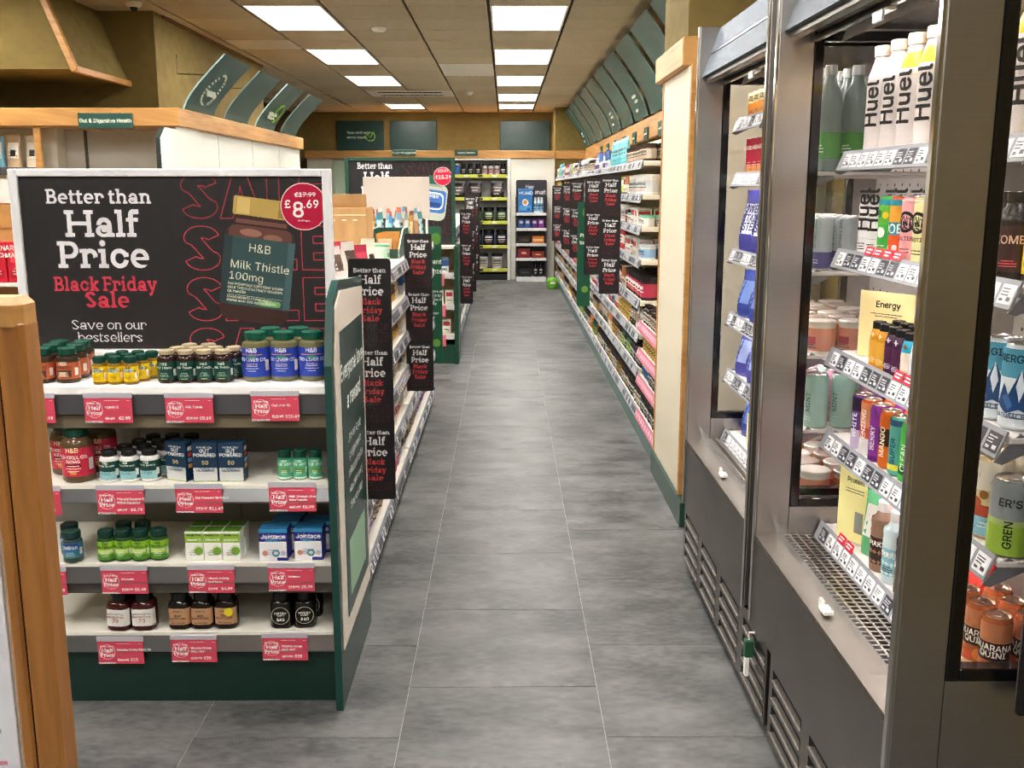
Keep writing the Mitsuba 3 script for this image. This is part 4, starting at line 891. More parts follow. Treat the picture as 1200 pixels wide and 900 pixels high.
def l_box(w, d, h, c, front=(), top=None):
    A = MB(); c = _j(c); A.box(-w / 2, w / 2, -d / 2, d / 2, 0, h, c, .001)
    ex = [(.15, .85, .88, .92, c * .45), (.15, .6, .06, .09, c * .45), (.62, .86, .08, .2, c * .6)]
    for k, (x0, x1, z0, z1, cc) in enumerate([*front, *ex]):
        cc = _j(cc) if isinstance(cc, str) else cc; o = .0008 + .0002 * k
        A.flat(tri2(sbox(x0 * w - w / 2, z0 * h, x1 * w - w / 2, z1 * h)), [0, -d / 2 - o, 0], EX, EZ, cc)
        A.flat(tri2(sbox(x0 * d - d / 2, z0 * h, x1 * d - d / 2, z1 * h)), [-w / 2 - o, 0, 0], -EY, EZ, cc); A.flat(tri2(sbox(x0 * d - d / 2, z0 * h, x1 * d - d / 2, z1 * h)), [w / 2 + o, 0, 0], EY, EZ, cc)
    return A.ply('satin')
def l_pouch(w, d, h, c, band_=None, top=None):
    A = MB(); rows = [(0, .8), (.12, 1.), (.3, .95), (.5, .8), (.7, .6), (.88, .3), (.94, .1), (1, .05)]; V = []; n = 12; c = _j(c)
    for z, q in rows:
        for k in range(n):
            a = 2 * PI * (k + .5) / n; V.append([w / 2 * np.sign(math.cos(a)) * abs(math.cos(a)) ** .5, d / 2 * q * math.sin(a), h * z])
    for i in range(len(rows) - 1):
        cc = _j(band_) if (band_ is not None and i in (2, 3)) else (top if (top and i >= 5) else (c * .8 if i == 6 else c))
        A.raw(V[i * n:(i + 2) * n], [[k, (k + 1) % n, n + (k + 1) % n, n + k] for k in range(n)], cc)
    ink = c * .25 if c.mean() > .15 else np.array([.7, .66, .6])
    for x0, x1, z0, z1 in ((-.3, .3, .56, .63), (-.22, .22, .4, .46), (-.3, .1, .2, .24)):
        A.quad([x0 * w, -d * .5, z0 * h], [x1 * w, -d * .5, z0 * h], [x1 * w, -d * .46 + .06 * d * (z1 > .5), z1 * h], [x0 * w, -d * .46 + .06 * d * (z1 > .5), z1 * h], ink)
    return A.ply('satin')
LITE = {}
def lite(key, make, var=0):
    """a prototype, made once per lightness variant"""
    if (key, var) not in LITE:
        JIT[0] = (1., .72, 1.22, .86)[var]; LITE[key, var] = make(); JIT[0] = 1.
    return LITE[key, var]
# name: (base name, category, short description, half width along the shelf, half depth, maker)
CAT = {
 'amber': ('supplement_bottle', 'bottle', 'dark amber bottle with white label', .03, .03, lambda: l_bottle(.028, .11, '#2a1610', '#15100e', '#cfc8bb')),
 'black': ('tonic_bottle', 'bottle', 'black bottle with grey label', .03, .03, lambda: l_bottle(.028, .12, '#121113', '#0e0e0e', '#4e4a4a')),
 'white': ('supplement_bottle', 'bottle', 'white bottle with blue label', .032, .032, lambda: l_bottle(.03, .115, '#e6e3dc', '#e9e6e0', '#5b82b5')),
 'green': ('tonic_bottle', 'bottle', 'green bottle with lime label', .03, .03, lambda: l_bottle(.028, .11, '#29583a', '#143f30', '#9db85a')),
 'brown': ('syrup_bottle', 'bottle', 'brown bottle with gold label', .03, .03, lambda: l_bottle(.028, .12, '#3b2216', '#1f1a14', '#b98f45')),
 'redb': ('syrup_bottle', 'bottle', 'brown bottle with red label', .03, .03, lambda: l_bottle(.028, .12, '#3b1d16', '#e2ded6', '#a33038')),
 'tubw': ('powder_tub', 'tub', 'white tub with pale label', .055, .055, lambda: l_tub(.052, .13, '#e9e6df', '#f0eee8', '#cfd3cf')),
 'tubr': ('powder_tub', 'tub', 'black lidded tub with crimson label', .06, .06, lambda: l_tub(.057, .13, '#2a1416', '#171214', '#a52f48')),
 'tubb': ('powder_tub', 'tub', 'pale blue labelled tub', .05, .05, lambda: l_tub(.047, .1, '#dfe2e2', '#c9d4da', '#8fb4d2')),
 'tubk': ('powder_tub', 'tub', 'black tub with light label', .055, .055, lambda: l_tub(.052, .15, '#151417', '#111113', '#c9c4c0')),
 'jarn': ('nut_butter_jar', 'jar', 'brown spread jar with dark lid', .042, .042, lambda: l_tub(.039, .1, '#4a2a18', '#241a17', '#d9cbb6')),
 'jary': ('nut_butter_jar', 'jar', 'honey coloured jar with gold lid', .038, .038, lambda: l_tub(.035, .09, '#a8681e', '#b79a52', '#e0c067')),
 'jarg': ('nut_butter_jar', 'jar', 'small pot with mint green lid', .042, .042, lambda: l_tub(.039, .075, '#e3e3da', '#6fbfa0', '#f0efe8')),
 'boxw': ('food_carton', 'box', 'white carton with red print', .04, .05, lambda: l_box(.075, .1, .12, '#e9e4dc', [(.1, .9, .55, .85, '#b33b3f'), (.2, .8, .2, .3, '#8a8580')])),
 'boxo': ('cereal_carton', 'box', 'orange and cream carton', .04, .05, lambda: l_box(.075, .1, .13, '#e6dcc6', [(0, 1, .5, 1, '#c9792e'), (.2, .8, .2, .34, '#8a6a40')])),
 'boxp': ('food_carton', 'box', 'pink and white carton', .04, .05, lambda: l_box(.075, .1, .125, '#eadfe0', [(0, 1, 0, .45, '#c05a7c'), (.2, .8, .6, .8, '#7a5a70')])),
 'boxb': ('food_carton', 'box', 'blue and white carton', .04, .05, lambda: l_box(.075, .1, .13, '#e4e5e6', [(0, 1, .45, 1, '#33619f'), (.2, .8, .15, .3, '#6a7a90')])),
 'boxg': ('cereal_carton', 'box', 'lime green carton', .045, .05, lambda: l_box(.085, .1, .12, '#a9bd46', [(.1, .9, .5, .8, '#eef0d6')])),
 'pchw': ('snack_pouch', 'pouch', 'white foil pouch with coloured band', .05, .03, lambda: l_pouch(.095, .05, .15, '#dedad2', '#b5a08a')),
 'pcht': ('grain_pouch', 'pouch', 'teal foil pouch', .05, .028, lambda: l_pouch(.095, .045, .19, '#5fb3bd', '#78c4cb', '#8fd0d4')),
 'pchr': ('snack_pouch', 'pouch', 'red and white pouch', .05, .03, lambda: l_pouch(.095, .05, .15, '#a32b34', '#e3d6cc')),
 'pchy': ('snack_pouch', 'pouch', 'yellow pouch with dark band', .05, .03, lambda: l_pouch(.095, .05, .15, '#d6a62c', '#5a3a1e')),
 'pchk': ('snack_pouch', 'pouch', 'dark pouch with pale band', .05, .03, lambda: l_pouch(.095, .05, .15, '#2b211f', '#b9a892')),
 'pchp': ('snack_pouch', 'pouch', 'purple pouch with white band', .05, .03, lambda: l_pouch(.095, .05, .15, '#5b3f86', '#d9d4dc')),
 'pcho': ('snack_pouch', 'pouch', 'rust orange pouch', .05, .03, lambda: l_pouch(.095, .05, .16, '#a8532c', '#d98a4c')),
 'pchc': ('grain_pouch', 'pouch', 'kraft brown pouch', .05, .03, lambda: l_pouch(.095, .05, .16, '#8f6a45', '#cbb491')),
}
ENDS = {1: ('EY', 90), -1: ('EY', -90)}
def fill_run(keys, X, y0, y1, z, face, where, run=3, depth=1, dx=.1, seed=0, jitter=.006, hs=1., group=None, reserve=()):
    """products in one row along y, standing at depth X behind the rail, facing +x or -x; where(i, desc) gives the label"""
    q = random.Random(seed); y = y0; i = {}; rows = []
    while True:
        k = keys[q.randrange(len(keys))]
        base, cat, desc, hw, hd, mk = CAT[k]
        var = q.randrange(4)
        for _ in range(q.randint(max(1, run - 1), run + 1)):
            if y + 2 * hw > y1: return
            yc = y + hw; y += 2 * hw + .006
            if any(a < yc < b for a, b in reserve): continue
            i[desc] = i.get(desc, -1) + 1
            for d in range(depth):
                if d and q.random() < .25: continue
                x = X + (-face) * (hd + .004 + d * (2 * hd + .008)) + q.uniform(0, jitter) * (-face)
                lab = where(i[desc], desc if d == 0 else desc + ' behind')
                solo(base, lite(k, mk, var), lab, cat, group, M(x, yc, z + .0008, 90 * face + q.uniform(-7, 7), 1., hs * q.uniform(.97, 1.03)))
SHELFNAME = ['bottom', 'second', 'third', 'fourth', 'fifth', 'sixth', 'seventh', 'top']

# ---------------------------------------------------------------- the sale fins that stick out of the shelves
def fin(x0, x1, y, z0, z1, label, col_='#1b181a', grp=None, reps=3):
    t = thing('shelf_fin', label, 'sign', grp)
    w, h = x1 - x0, z1 - z0
    pg = sbox(x0 + .012, z0 + .012, x1 - .012, z1 - .012).buffer(.012, 4)
    b = MB(); b.prism(pg, [0, y, 0], EX, EZ, .005, col_, '#3b3739'); part(t, 'board', b.ply('paint'))
    b = MB(); r = MB(); o = MB(); cx = (x0 + x1) / 2; st_ = h / reps
    for k in range(reps):
        zt = z1 - .012 * h - st_ * k - .03 * st_
        def ln(mb, tx, wd, hh, zz, c, wt=.19):
            sh = slab(tx, wt); V = sh[0] * np.array([wd * w / sh[2], hh * st_]); mb.flat((V, sh[1]), [cx - wd * w / 2, y - .0006, zt - zz * st_], EX, EZ, c)
        ln(b, 'Better than', .76, .055, .1, '#e6e3e6'); ln(b, 'Half', .52, .105, .235, '#eceaec'); ln(b, 'Price', .64, .105, .375, '#eceaec')
        ln(r, 'Black', .5, .075, .485, '#c23a44'); ln(r, 'Friday', .56, .075, .59, '#c23a44'); ln(r, 'Sale', .42, .075, .69, '#c23a44')
        for m in range(2):
            if k < reps - 1 or m == 0:
                for g_ in SALE: o.poly(affinity.translate(affinity.affine_transform(g_, [.8 * w / 3.2, 0, 0, .1 * st_, 0, 0]), cx - .4 * w, zt - (.82 + .12 * m) * st_), [0, y - .0004, 0], EX, EZ, '#6a2c34')
    part(t, 'lettering', b.ply('matt')); part(t, 'red_lettering', r.ply('matt'), 'red slab lettering'); part(t, 'outlined_letters', o.ply('matt'))
    return t
def _bk(t, xe, y, z1, xf=None):
    """the clip that holds a fin to the shelf behind it"""
    b = MB(); xa = .81 if xe > 0 else -.455
    for dz in (.12, .55): b.box(min(xa, xe), max(xa, xe) , y + .005, y + .009, z1 - dz - .012, z1 - dz, '#8f8f92')
    part(t, 'clip', b.ply('metal'))
fin(-.545, -.398, 3.481, .465, 1.33, 'tall black sale fin nearest the camera, behind the cream side board of the stand')
fin(-.542, -.395, 5.397, .475, 1.33, 'tall black sale fin halfway along the left shelves, in front of a green sign')
for i, (y, z0, z1) in enumerate(((7.2, .82, 1.66), (8.6, .84, 1.655), (10.6, .845, 1.65), (12.2, .84, 1.62), (14.6, .82, 1.6))):
    _bk(fin(.668, .815, y, z0, z1, f'tall black sale fin on the right wall shelves, {ordi(i)} one from the fridges'), .86, y, z1)
for i, (y, z0, z1) in enumerate(((10.1, .42, 1.36), (11.3, .42, 1.5), (12.9, .42, 1.5))):
    _bk(fin(-.457, -.33, y, z0, z1, f'narrow black sale fin in the far left shelves, {ordi(i)} one beyond the second stand'), -.4605, y, z1)
def green_board(x0, x1, y, z0, z1, label, words, foot=None):
    t = thing('green_sign', label, 'sign'); pg = sbox(x0 + .015, z0 + .015, x1 - .015, z1 - .015).buffer(.015, 4)
    b = MB(); b.prism(pg, [0, y, 0], EX, EZ, .006, '#155239', '#0f3d2c'); part(t, 'board', b.ply('satin'))
    b = MB()
    for tx, hh, zz in words: b.flat(text2(tx, True), [x0 + .02, y - .0006, z1 - zz], EX, EZ, '#dfe9dc', hh)
    part(t, 'lettering', b.ply('matt'))
    b = MB(); b.poly(ell(x1 - .045, z0 + .15, .03, .03), [0, y - .0006, 0], EX, EZ, '#6a9a42'); part(t, 'round_emblem', b.ply('matt'), 'lime round emblem'); b = MB(); b.poly(ell(x1 - .04, z1 - .09, .035, .045), [0, y - .0006, 0], EX, EZ, '#55853c'); part(t, 'leaf_emblem', b.ply('matt'), 'lime leaf emblem')
green_board(-.67, -.468, 7.36, .29, 1.295, 'green information board at the far end of the left shelves, behind the second black fin', [('Relevant', .032, .27), ('nutrients', .032, .34), ('A wide choice of', .017, .48), ('supplements for', .017, .51), ('every day and for', .017, .54), ('all the family', .017, .57), ('Ask a member', .017, .64), ('of our team', .017, .67)])
green_board(.62, .735, 8.75, .55, 1.45, 'green board hanging behind the second right-hand sale fin', [('Plant', .03, .3), ('based', .03, .36)])
_bk('green_sign_001', .86, 8.75, 1.45)

# ================================================================ left shelves, two bays behind the promotional stand
LZ = [.15, .4, .626, .81, 1.0, 1.195]
def ticket_ply(c): b = MB(); b.box(-.022, .022, -.0012, 0, -.017, .017, c); b.flat(tri2(sbox(-.017, .004, .008, .011)), [0, -.0016, 0], EX, EZ, '#55545a'); b.flat(tri2(sbox(-.002, -.012, .018, -.002)), [0, -.0016, 0], EX, EZ, '#3a393f'); return b.ply('satin')
TK_W, TK_G, TK_P = ticket_ply('#d6d6d9'), ticket_ply('#5f636c'), ticket_ply('#c76a80')
def tickets(shelf, X, y0, y1, z, face, tilt, mode='mix', pitch=.072, seed=1, merged=False):
    q = random.Random(seed); n = int((y1 - y0) / pitch)
    if merged:
        b = MB()
        for k in range(n):
            y = y0 + (k + .5) * pitch
            c = '#c76a80' if mode == 'pink' else ('#d6d6d9' if q.random() < .55 else '#666a73')
            b.box(X - .003, X + .003, y - .024, y + .024, z - .018, z + .018, c)
        part(shelf, 'price_tickets', b.ply('satin'), stuff=True); return
    for k in range(n):
        y = y0 + (k + .5) * pitch
        p = TK_P if mode == 'pink' else (TK_W if q.random() < .55 else TK_G)
        part(shelf, 'ticket', p, at=T().translate([X + face * .003, y, z]).rotate([0, 0, 1], 90. * face).rotate([1, 0, 0], tilt))
def rail_prism(X, y0, y1, zt, zb, face, lean=.016, c='#8f929a'):
    b = MB(); P = Polygon([(0, zt), (face * .004, zt), (face * (.004 + lean), zb), (face * lean, zb)]) if face > 0 else Polygon([(0, zt), (-lean, zb), (-lean - .004, zb), (-.004, zt)])
    b.prism(P, [X, y0, 0], EX, EZ, y1 - y0, c); return b.ply('satin')
for bi, (y0, y1) in enumerate(((3.49, 5.39), (5.41, 7.32))):
    g = thing('shelf_bay', ['left hand shelf bay directly behind the promotional stand', 'left hand shelf bay past the second black fin'][bi], 'shelf bay')
    b = MB(); b.box(-1.0, -.985, y0, y1, .12, 1.22, '#cfcabb'); part(g, 'back_panel', b.ply('paint'))
    b = MB(); b.box(-1.0, -.56, y0, y1, 0, .12, '#143a33', .003); part(g, 'plinth', b.ply('satin'))
    for k, z in enumerate(LZ):
        b = MB(); b.box(-.985, -.535, y0, y1, z - .025, z, '#dcd8cc', .003); s_ = part(g, 'shelf', b.ply('paint'))
        part(s_, 'price_rail', rail_prism(-.535, y0, y1, z + .004, z - .05, 1))
        tickets(s_, -.5215, y0, y1, z - .023, 1, -16, seed=k + 10 * bi, merged=bi == 1)
    keysets = [['pchk', 'pcho', 'boxp', 'pchp', 'jarn'], ['boxo', 'pchr', 'pchy', 'boxw'], ['boxw', 'pchk', 'pchc', 'boxb'], ['pchy', 'pchc', 'pchw', 'boxo'], ['pchw', 'boxb', 'pchy', 'pcho']]
    for k, z in enumerate(LZ[:5]):
        nm = SHELFNAME[k]
        fill_run(keysets[k], -.555, y0 + .02, y1 - .02, z, 1, lambda i, d, nm=nm, bi=bi: f'{d}, {ordi(i)} of its kind, {nm} shelf, {["first", "second"][bi]} left bay', seed=40 + k + 9 * bi, run=3, hs=min(1., (LZ[k + 1] - z - .06) / .16))
# things on the top shelf
ZS = 1.196
def bag(key, x, y, z, rot, label, s=1., base='snack_bag', cat='bag', proto=None):
    put(base, proto, label, cat, x, y, z, rot, s=s)
for i, (x, y, c, bd, lab) in enumerate([(-.73, 3.95, '#8f7f86', '#d5cbd0', 'mauve and white snack bag, nearest the poster frame on the top shelf'), (-.7, 4.12, '#cfc6c2', '#5b4239', 'pale snack bag with a brown window on the top shelf'), (-.67, 4.28, '#c9c2bd', '#473630', 'silver grey snack bag with a dark window on the top shelf'), (-.64, 4.42, '#a51e3c', '#c23a52', 'crimson snack bag on the top shelf'), (-.74, 4.5, '#b0304a', '#e0b7be', 'red bag with a bow shaped top, in front of the cardboard boxes'), (-.62, 4.55, '#e2dbc6', '#f0ead8', 'cream upright packet beside the crimson bag')]):
    put('snack_bag', pouch(.1 if i < 5 else .08, .055, .125 + .01 * (i % 3), c, bd, crimp=c, seed=i, blob='#3a2c28' if i % 2 else None), lab, 'bag', x, y, ZS, 78 - 6 * i)
P_cyl = tub(.042, .11, '#e9efe4', '#7fbf8a', '#bfe0c4', [('SOFT', .14, .45, '#2f6a48')], lid_h=.12, nbars=1)
put('snack_tub', P_cyl, 'short mint green and white tub in front of the green display tray', 'tub', -.6, 4.85, ZS, 90)
put('snack_tub', P_cyl, 'mint green tub behind the front one on the top shelf', 'tub', -.67, 4.93, ZS, 90)
for i, (x0, x1, y, z0, z1) in enumerate(((-.89, -.685, 5.0, 1.196, 1.535), (-1.1, -.9, 5.05, 1.221, 1.52))):
    t = thing('cardboard_box', ['open brown cardboard display box, right one, on top of the left shelves', 'brown cardboard box half hidden behind the poster frame'][i], 'box')
    b = MB(); b.box(x0, x1, y, y + .25, z0, z1 - .06, '#b58a5a', .002); part(t, 'body', b.ply('cardboard'))
    b = MB(); b.obox([(x0 + x1) / 2, y + .02, z1 - .03], np.array([[1, 0, 0], [0, .94, .34], [0, -.34, .94]]), [(x1 - x0) / 2, .002, .035], '#b58a5a'); part(t, 'flap', b.ply('cardboard'))
    b = MB(); b.box(x0 + .002, x1 - .002, y - .002, y, z1 - .1, z1 - .094, '#e0c9a0')
    for k in range(3): b.box(x0 + .03 + .055 * k, x0 + .05 + .055 * k, y - .002, y, z1 - .125, z1 - .118, '#e6d6b8')
    part(t, 'print', b.ply('matt'))
t = thing('display_tray', 'dark green counter tray with slanted white-edged sides holding orange packets', 'tray')
pgt = Polygon([(0, 0), (.34, 0), (.34, .13), (.1, .2), (0, .2)])
for x, lab in ((-.735, 'near side'), (-.57, 'aisle side')):
    b = MB(); b.prism(Polygon([(5.42, ZS + .001), (5.9, ZS + .001), (5.9, ZS + .15), (5.66, ZS + .15), (5.42, ZS + .05)]), [x, 0, 0], EY, EZ, .008, '#17483c', '#e3e1d6'); part(t, 'side', b.ply('satin'))
b = MB(); b.quad([-.743, 5.42, ZS + .001], [-.57, 5.42, ZS + .001], [-.57, 5.42, ZS + .05], [-.743, 5.42, ZS + .05], '#17483c'); b.box(-.743, -.57, 5.43, 5.9, ZS + .001, ZS + .008, '#17483c'); part(t, 'base', b.ply('satin'))
b = MB()
for y, z in ((5.42, .07), (5.62, .2)): pass
b.prism(Polygon([(-.745, 0), (-.568, 0), (-.568, .145), (-.745, .145)]), [0, 5.92, ZS + .001], EX, EZ, .01, '#17483c'); part(t, 'back', b.ply('satin'))
for i in range(4):
    put('tray_packet', pouch(.1, .03, .12, '#c98a3e', '#e3c9a0', seed=i), f'orange packet standing in the green display tray, {ordi(i)} from the front', 'packet', -.655, 5.5 + .1 * i, ZS + .009, 0)
q = random.Random(5)
for i in range(18):
    x, y = -.978 + .0527 * (i % 9) + q.uniform(-.008, .008), 6.3 + (i // 9) * .3 + q.uniform(-.03, .03)
    nm, c, bd, tp = [('pale blue', '#8fb3c4', '#d9e6ea', '#c9785a'), ('bright blue', '#3f8fc4', '#8fcbe6', '#c23a44'), ('teal', '#3f8486', '#c3dada', '#d9d4c8'), ('amber', '#b8802f', '#e0c48a', '#7a4a2a'), ('white', '#cfcac2', '#b98a6a', '#4f8fb0'), ('grey', '#7f938c', '#cfd8d0', '#b04a4a')][(i * 5 + i // 9) % 6]
    solo('treat_bag', lite('tb' + nm, lambda: l_pouch(.085, .042, .2, c, bd, tp)), f'{nm} treat bag, {ordi(i % 9)} from left in the {["near", "rear"][i // 9]} row under the blank board', 'bag', None, M(x, y, ZS + .001, 84 + q.uniform(-7, 7), 1. if i % 9 else .9, q.uniform(1.12, 1.3)))
t = thing('blank_board', 'blank cream display board standing on the far end of the left shelves', 'board')
b = MB(); b.box(-.99, -.53, 7.1, 7.115, 1.36, 1.645, '#bdb2a8', .002); part(t, 'panel', b.ply('paint'))
b = MB(); b.box(-.97, -.955, 7.1, 7.114, 1.197, 1.36, '#d8d4ca'); b.box(-.56, -.545, 7.1, 7.114, 1.197, 1.36, '#d8d4ca'); part(t, 'feet', b.ply('paint'))

# ================================================================ second promotional stand and the shelves beyond it
g = thing('promotion_stand', 'second dark green promotional stand further along the left side, with cream shelves', 'shelf stand')
b = MB(); b.box(-1.42, -.46, 9.0, 9.4, 0, .17, '#12402f', .003); part(g, 'plinth', b.ply('satin'))
b = MB(); b.box(-1.42, -.46, 9.36, 9.4, .17, 1.06, '#a29272'); part(g, 'back_panel', b.ply('paint'))
for z in (.27, .54, .82):
    b = MB(); b.box(-1.42, -.46, 9.0, 9.36, z - .02, z, '#cdbf9f', .003); s_ = part(g, 'shelf', b.ply('paint'))
    b = MB(); b.box(-1.42, -.46, 8.99, 9.0, z - .05, z + .003, '#c9c8c6', .002); part(s_, 'price_rail', b.ply('satin'))
b = MB(); b.box(-.46, -.425, 8.96, 9.42, 0, 1.06, '#12402f', .004); b.box(-1.45, -1.42, 8.96, 9.42, 0, 1.06, '#12402f', .004); part(g, 'side_board', b.ply('satin'))
b = MB(); b.box(-1.42, -.46, 8.97, 9.36, 1.035, 1.06, '#d8d2c0', .003); part(g, 'top_shelf', b.ply('paint'))
for i, (z, x) in enumerate(((.82, -.61), (.54, -.6), (.27, -.6))):
    b = MB(); b.box(x - .05, x + .06, 8.982, 8.985, z - .11, z - .01, '#d96a80')
    for k in range(3): b.box(x - .04, x + .02, 8.981, 8.982, z - .04 - .025 * k, z - .034 - .025 * k, '#f4dfe2')
    solo('price_tag', b.ply('satin'), f'pink price tag on the {["top", "middle", "bottom"][i]} rail of the second promotional stand', 'price tag')
for i, (x, y, z, k, lab) in enumerate(((-.64, 9.1, .82, 'boxb', 'small blue and white carton, left one on the second stand'), (-.55, 9.1, .82, 'boxb', 'small blue and white carton, right one on the second stand'), (-.6, 9.1, .54, 'boxw', 'white carton with red print on the middle of the second stand'), (-.51, 9.1, .54, 'boxw', 'white carton with red print by the side board of the second stand'), (-.62, 9.1, .27, 'black', 'single black bottle low on the second stand'), (-.54, 9.12, .27, 'boxw', 'white carton low on the second stand'))):
    base, cat, d, hw, hd, mk = CAT[k]; solo(base, lite(k, mk), lab, cat, None, M(x, y, z + .0008))
hd2 = thing('sale_poster', 'second black sale poster in a dark green frame above the far stand', 'poster')
b = MB()
X0, X1, Z0, Z1, YY = -1.44, -.455, 1.062, 1.835, 9.2
for a in ((X0, X0 + .035, Z0, Z1), (X1 - .035, X1, Z0, Z1), (X0 + .035, X1 - .035, Z1 - .03, Z1)): b.box(a[0], a[1], YY - .015, YY + .02, a[2], a[3], '#123f30', .003)
part(hd2, 'frame', b.ply('satin'), 'dark green frame')
b = MB(); b.box(X0 + .02, X1 - .02, YY, YY + .012, Z0, Z1 - .01, '#1c191b'); part(hd2, 'board', b.ply('paint'))
b = MB()
for tx, x0, wd, hh, z in (('Better than', -1.33, .315, .055, 1.735), ('Half', -1.275, .225, .1, 1.61), ('Price', -1.3, .29, .1, 1.48)):
    sh = slab(tx, .19); b.flat((sh[0] * np.array([wd / sh[2], hh]), sh[1]), [x0, YY - .0008, z], EX, EZ, '#e6e3e6')
part(hd2, 'lettering', b.ply('matt'))
b = MB()
for k in range(4):
    for g_ in SALE: b.poly(affinity.translate(affinity.affine_transform(g_, [.14, 0, 0, .14, 0, 0]), -.92, 1.655 - .165 * k), [0, YY - .0004, 0], EX, EZ, '#6a2028')
part(hd2, 'outlined_letters', b.ply('matt'))
b = MB(); O = np.array([-.645, YY, 1.46]); 
fl(rr(-.115, -.18, .115, .14, .06), 0, '#b9c2b4'); fl(rr(-.075, .14, .075, .215, .01), 1, '#1d5a44'); fl(sbox(-.06, .12, .06, .142), 1, '#8fa08f'); fl(rr(-.105, -.11, .105, .09, .03), 2, '#3f6fb8'); fl(rr(-.085, -.085, .085, .07, .05), 3, '#dbe3ee'); fl(rr(-.075, -.07, .075, .055, .045), 4, '#3f6fb8'); fl(rr(-.06, -.06, .06, -.02, .012), 5, '#1f3f86'); tl('H&B', .03, -.045, .02, True, '#eef2f6')
part(hd2, 'bottle_picture', b.ply('satin'), 'printed picture of a blue-labelled bottle')
b = MB(); b.poly(ell(-.565, 1.67, .083, .083, 32), [0, YY - .004, 0], EX, EZ, '#e6bcc0'); b.poly(ell(-.565, 1.67, .078, .078, 32), [0, YY - .0045, 0], EX, EZ, '#c22a44')
b.flat(text2('£15.39', True), [-.63, YY - .005, 1.65], EX, EZ, '#f6ecee', .03); b.flat(text2('£23.99', True), [-.61, YY - .005, 1.71], EX, EZ, '#f6ecee', .02); part(hd2, 'price_badge', b.ply('matt'), 'red round price badge')
for bi, (y0, y1) in enumerate(((9.44, 12.0), (12.02, 15.2))):
    g = thing('shelf_bay', ['far left shelf bay behind the second stand', 'furthest left shelf bay near the back wall'][bi], 'shelf bay')
    b = MB(); b.box(-.95, -.935, y0, y1, .12, 1.3, '#cfcabb'); part(g, 'back_panel', b.ply('paint'))
    b = MB(); b.box(-.95, -.48, y0, y1, 0, .12, '#143a33'); part(g, 'plinth', b.ply('satin'))
    for k, z in enumerate(LZ):
        b = MB(); b.box(-.935, -.475, y0, y1, z - .025, z, '#dcd8cc'); s_ = part(g, 'shelf', b.ply('paint'))
        part(s_, 'price_rail', rail_prism(-.475, y0, y1, z + .004, z - .05, 1)); tickets(s_, -.4615, y0, y1, z - .023, 1, -16, seed=k + 7 * bi, merged=True)
    for k, z in enumerate(LZ[:5]):
        fill_run(['black', 'tubk', 'boxb', 'white', 'pchk'], -.5, y0 + .02, y1 - .02, z, 1, lambda i, d, nm=SHELFNAME[k], bi=bi: f'{d}, {ordi(i)} of its kind, {nm} shelf, {["third", "last"][bi]} left bay', seed=80 + k + 9 * bi, hs=min(1., (LZ[k + 1] - z - .06) / .16))
t = thing('cardboard_box', 'small brown cardboard box on top of the far left shelves', 'box'); b = MB(); b.box(-.7, -.5, 9.9, 10.15, 1.197, 1.42, '#b58a5a', .002); part(t, 'body', b.ply('cardboard'))
b = MB(); b.box(-.699, -.501, 9.898, 9.9, 1.34, 1.35, '#e0c9a0'); part(t, 'tape', b.ply('matt'))
put('snack_bag', pouch(.16, .09, .24, '#d5d3d2', '#e9e8e6'), 'white bag standing before the small cardboard box on the far left shelves', 'bag', -.62, 9.78, 1.196, 0)

# ================================================================ back wall: protein shelves and narrow drinks stand
g = thing('back_shelf_unit', 'tall white shelf unit with yellow rails on the back wall', 'shelf unit')
b = MB(); b.box(-1.3, .07, 17.75, 17.8, 0, 2.05, '#bdbcb8'); part(g, 'back_panel', b.ply('paint'))
b = MB(); b.box(.03, .08, 17.38, 17.8, 0, 2.055, '#e9e7e0', .004); part(g, 'side_panel', b.ply('paint'))
b = MB(); b.box(-1.3, .03, 17.42, 17.8, 0, .1, '#1a1a1c'); part(g, 'plinth', b.ply('satin'))
b = MB(); b.box(-1.3, .03, 17.4, 17.8, 2.03, 2.055, '#e9e7e0'); part(g, 'top_panel', b.ply('paint'))
BZ = [.2, .6, 1.01, 1.41, 1.79]
for z in BZ:
    b = MB(); b.box(-1.3, .03, 17.4, 17.75, z - .02, z, '#3a3a3c'); s_ = part(g, 'shelf', b.ply('paint'))
    b = MB(); b.box(-1.3, .03, 17.385, 17.4, z - .055, z + .004, '#cfd04a', .002); part(s_, 'price_rail', b.ply('satin'), 'lime yellow price rail')
    for k in range(4): 
        b = MB(); b.box(-.95 + .24 * k, -.87 + .24 * k, 17.382, 17.385, z - .045, z - .005, '#f0efc8' if k % 2 else '#3a3420'); part(s_, 'ticket', b.ply('satin'))
prot = {'shk': lambda: l_bottle(.05, .2, '#141416', '#0f0f10', '#1d1d20', 10, .1, .7, .9), 'shb': lambda: l_bottle(.05, .2, '#2f5fae', '#e2e2e2', '#3f74c4', 10, .1, .7, .9), 'shw': lambda: l_bottle(.05, .2, '#e4e2de', '#1a1a1c', '#c9a0a0', 10, .1, .6, .9),
        'bag': lambda: l_pouch(.22, .12, .27, '#1a1617', '#5b4a50', '#8f8a8c'), 'tg': lambda: l_tub(.085, .23, '#121314', '#0d0d0e', '#3f6a3a'), 'tn': lambda: l_tub(.09, .26, '#10121c', '#0c0d12', '#23284a'), 'tw': lambda: l_tub(.09, .25, '#e2e0da', '#1b1c20', '#b9b4ac')}
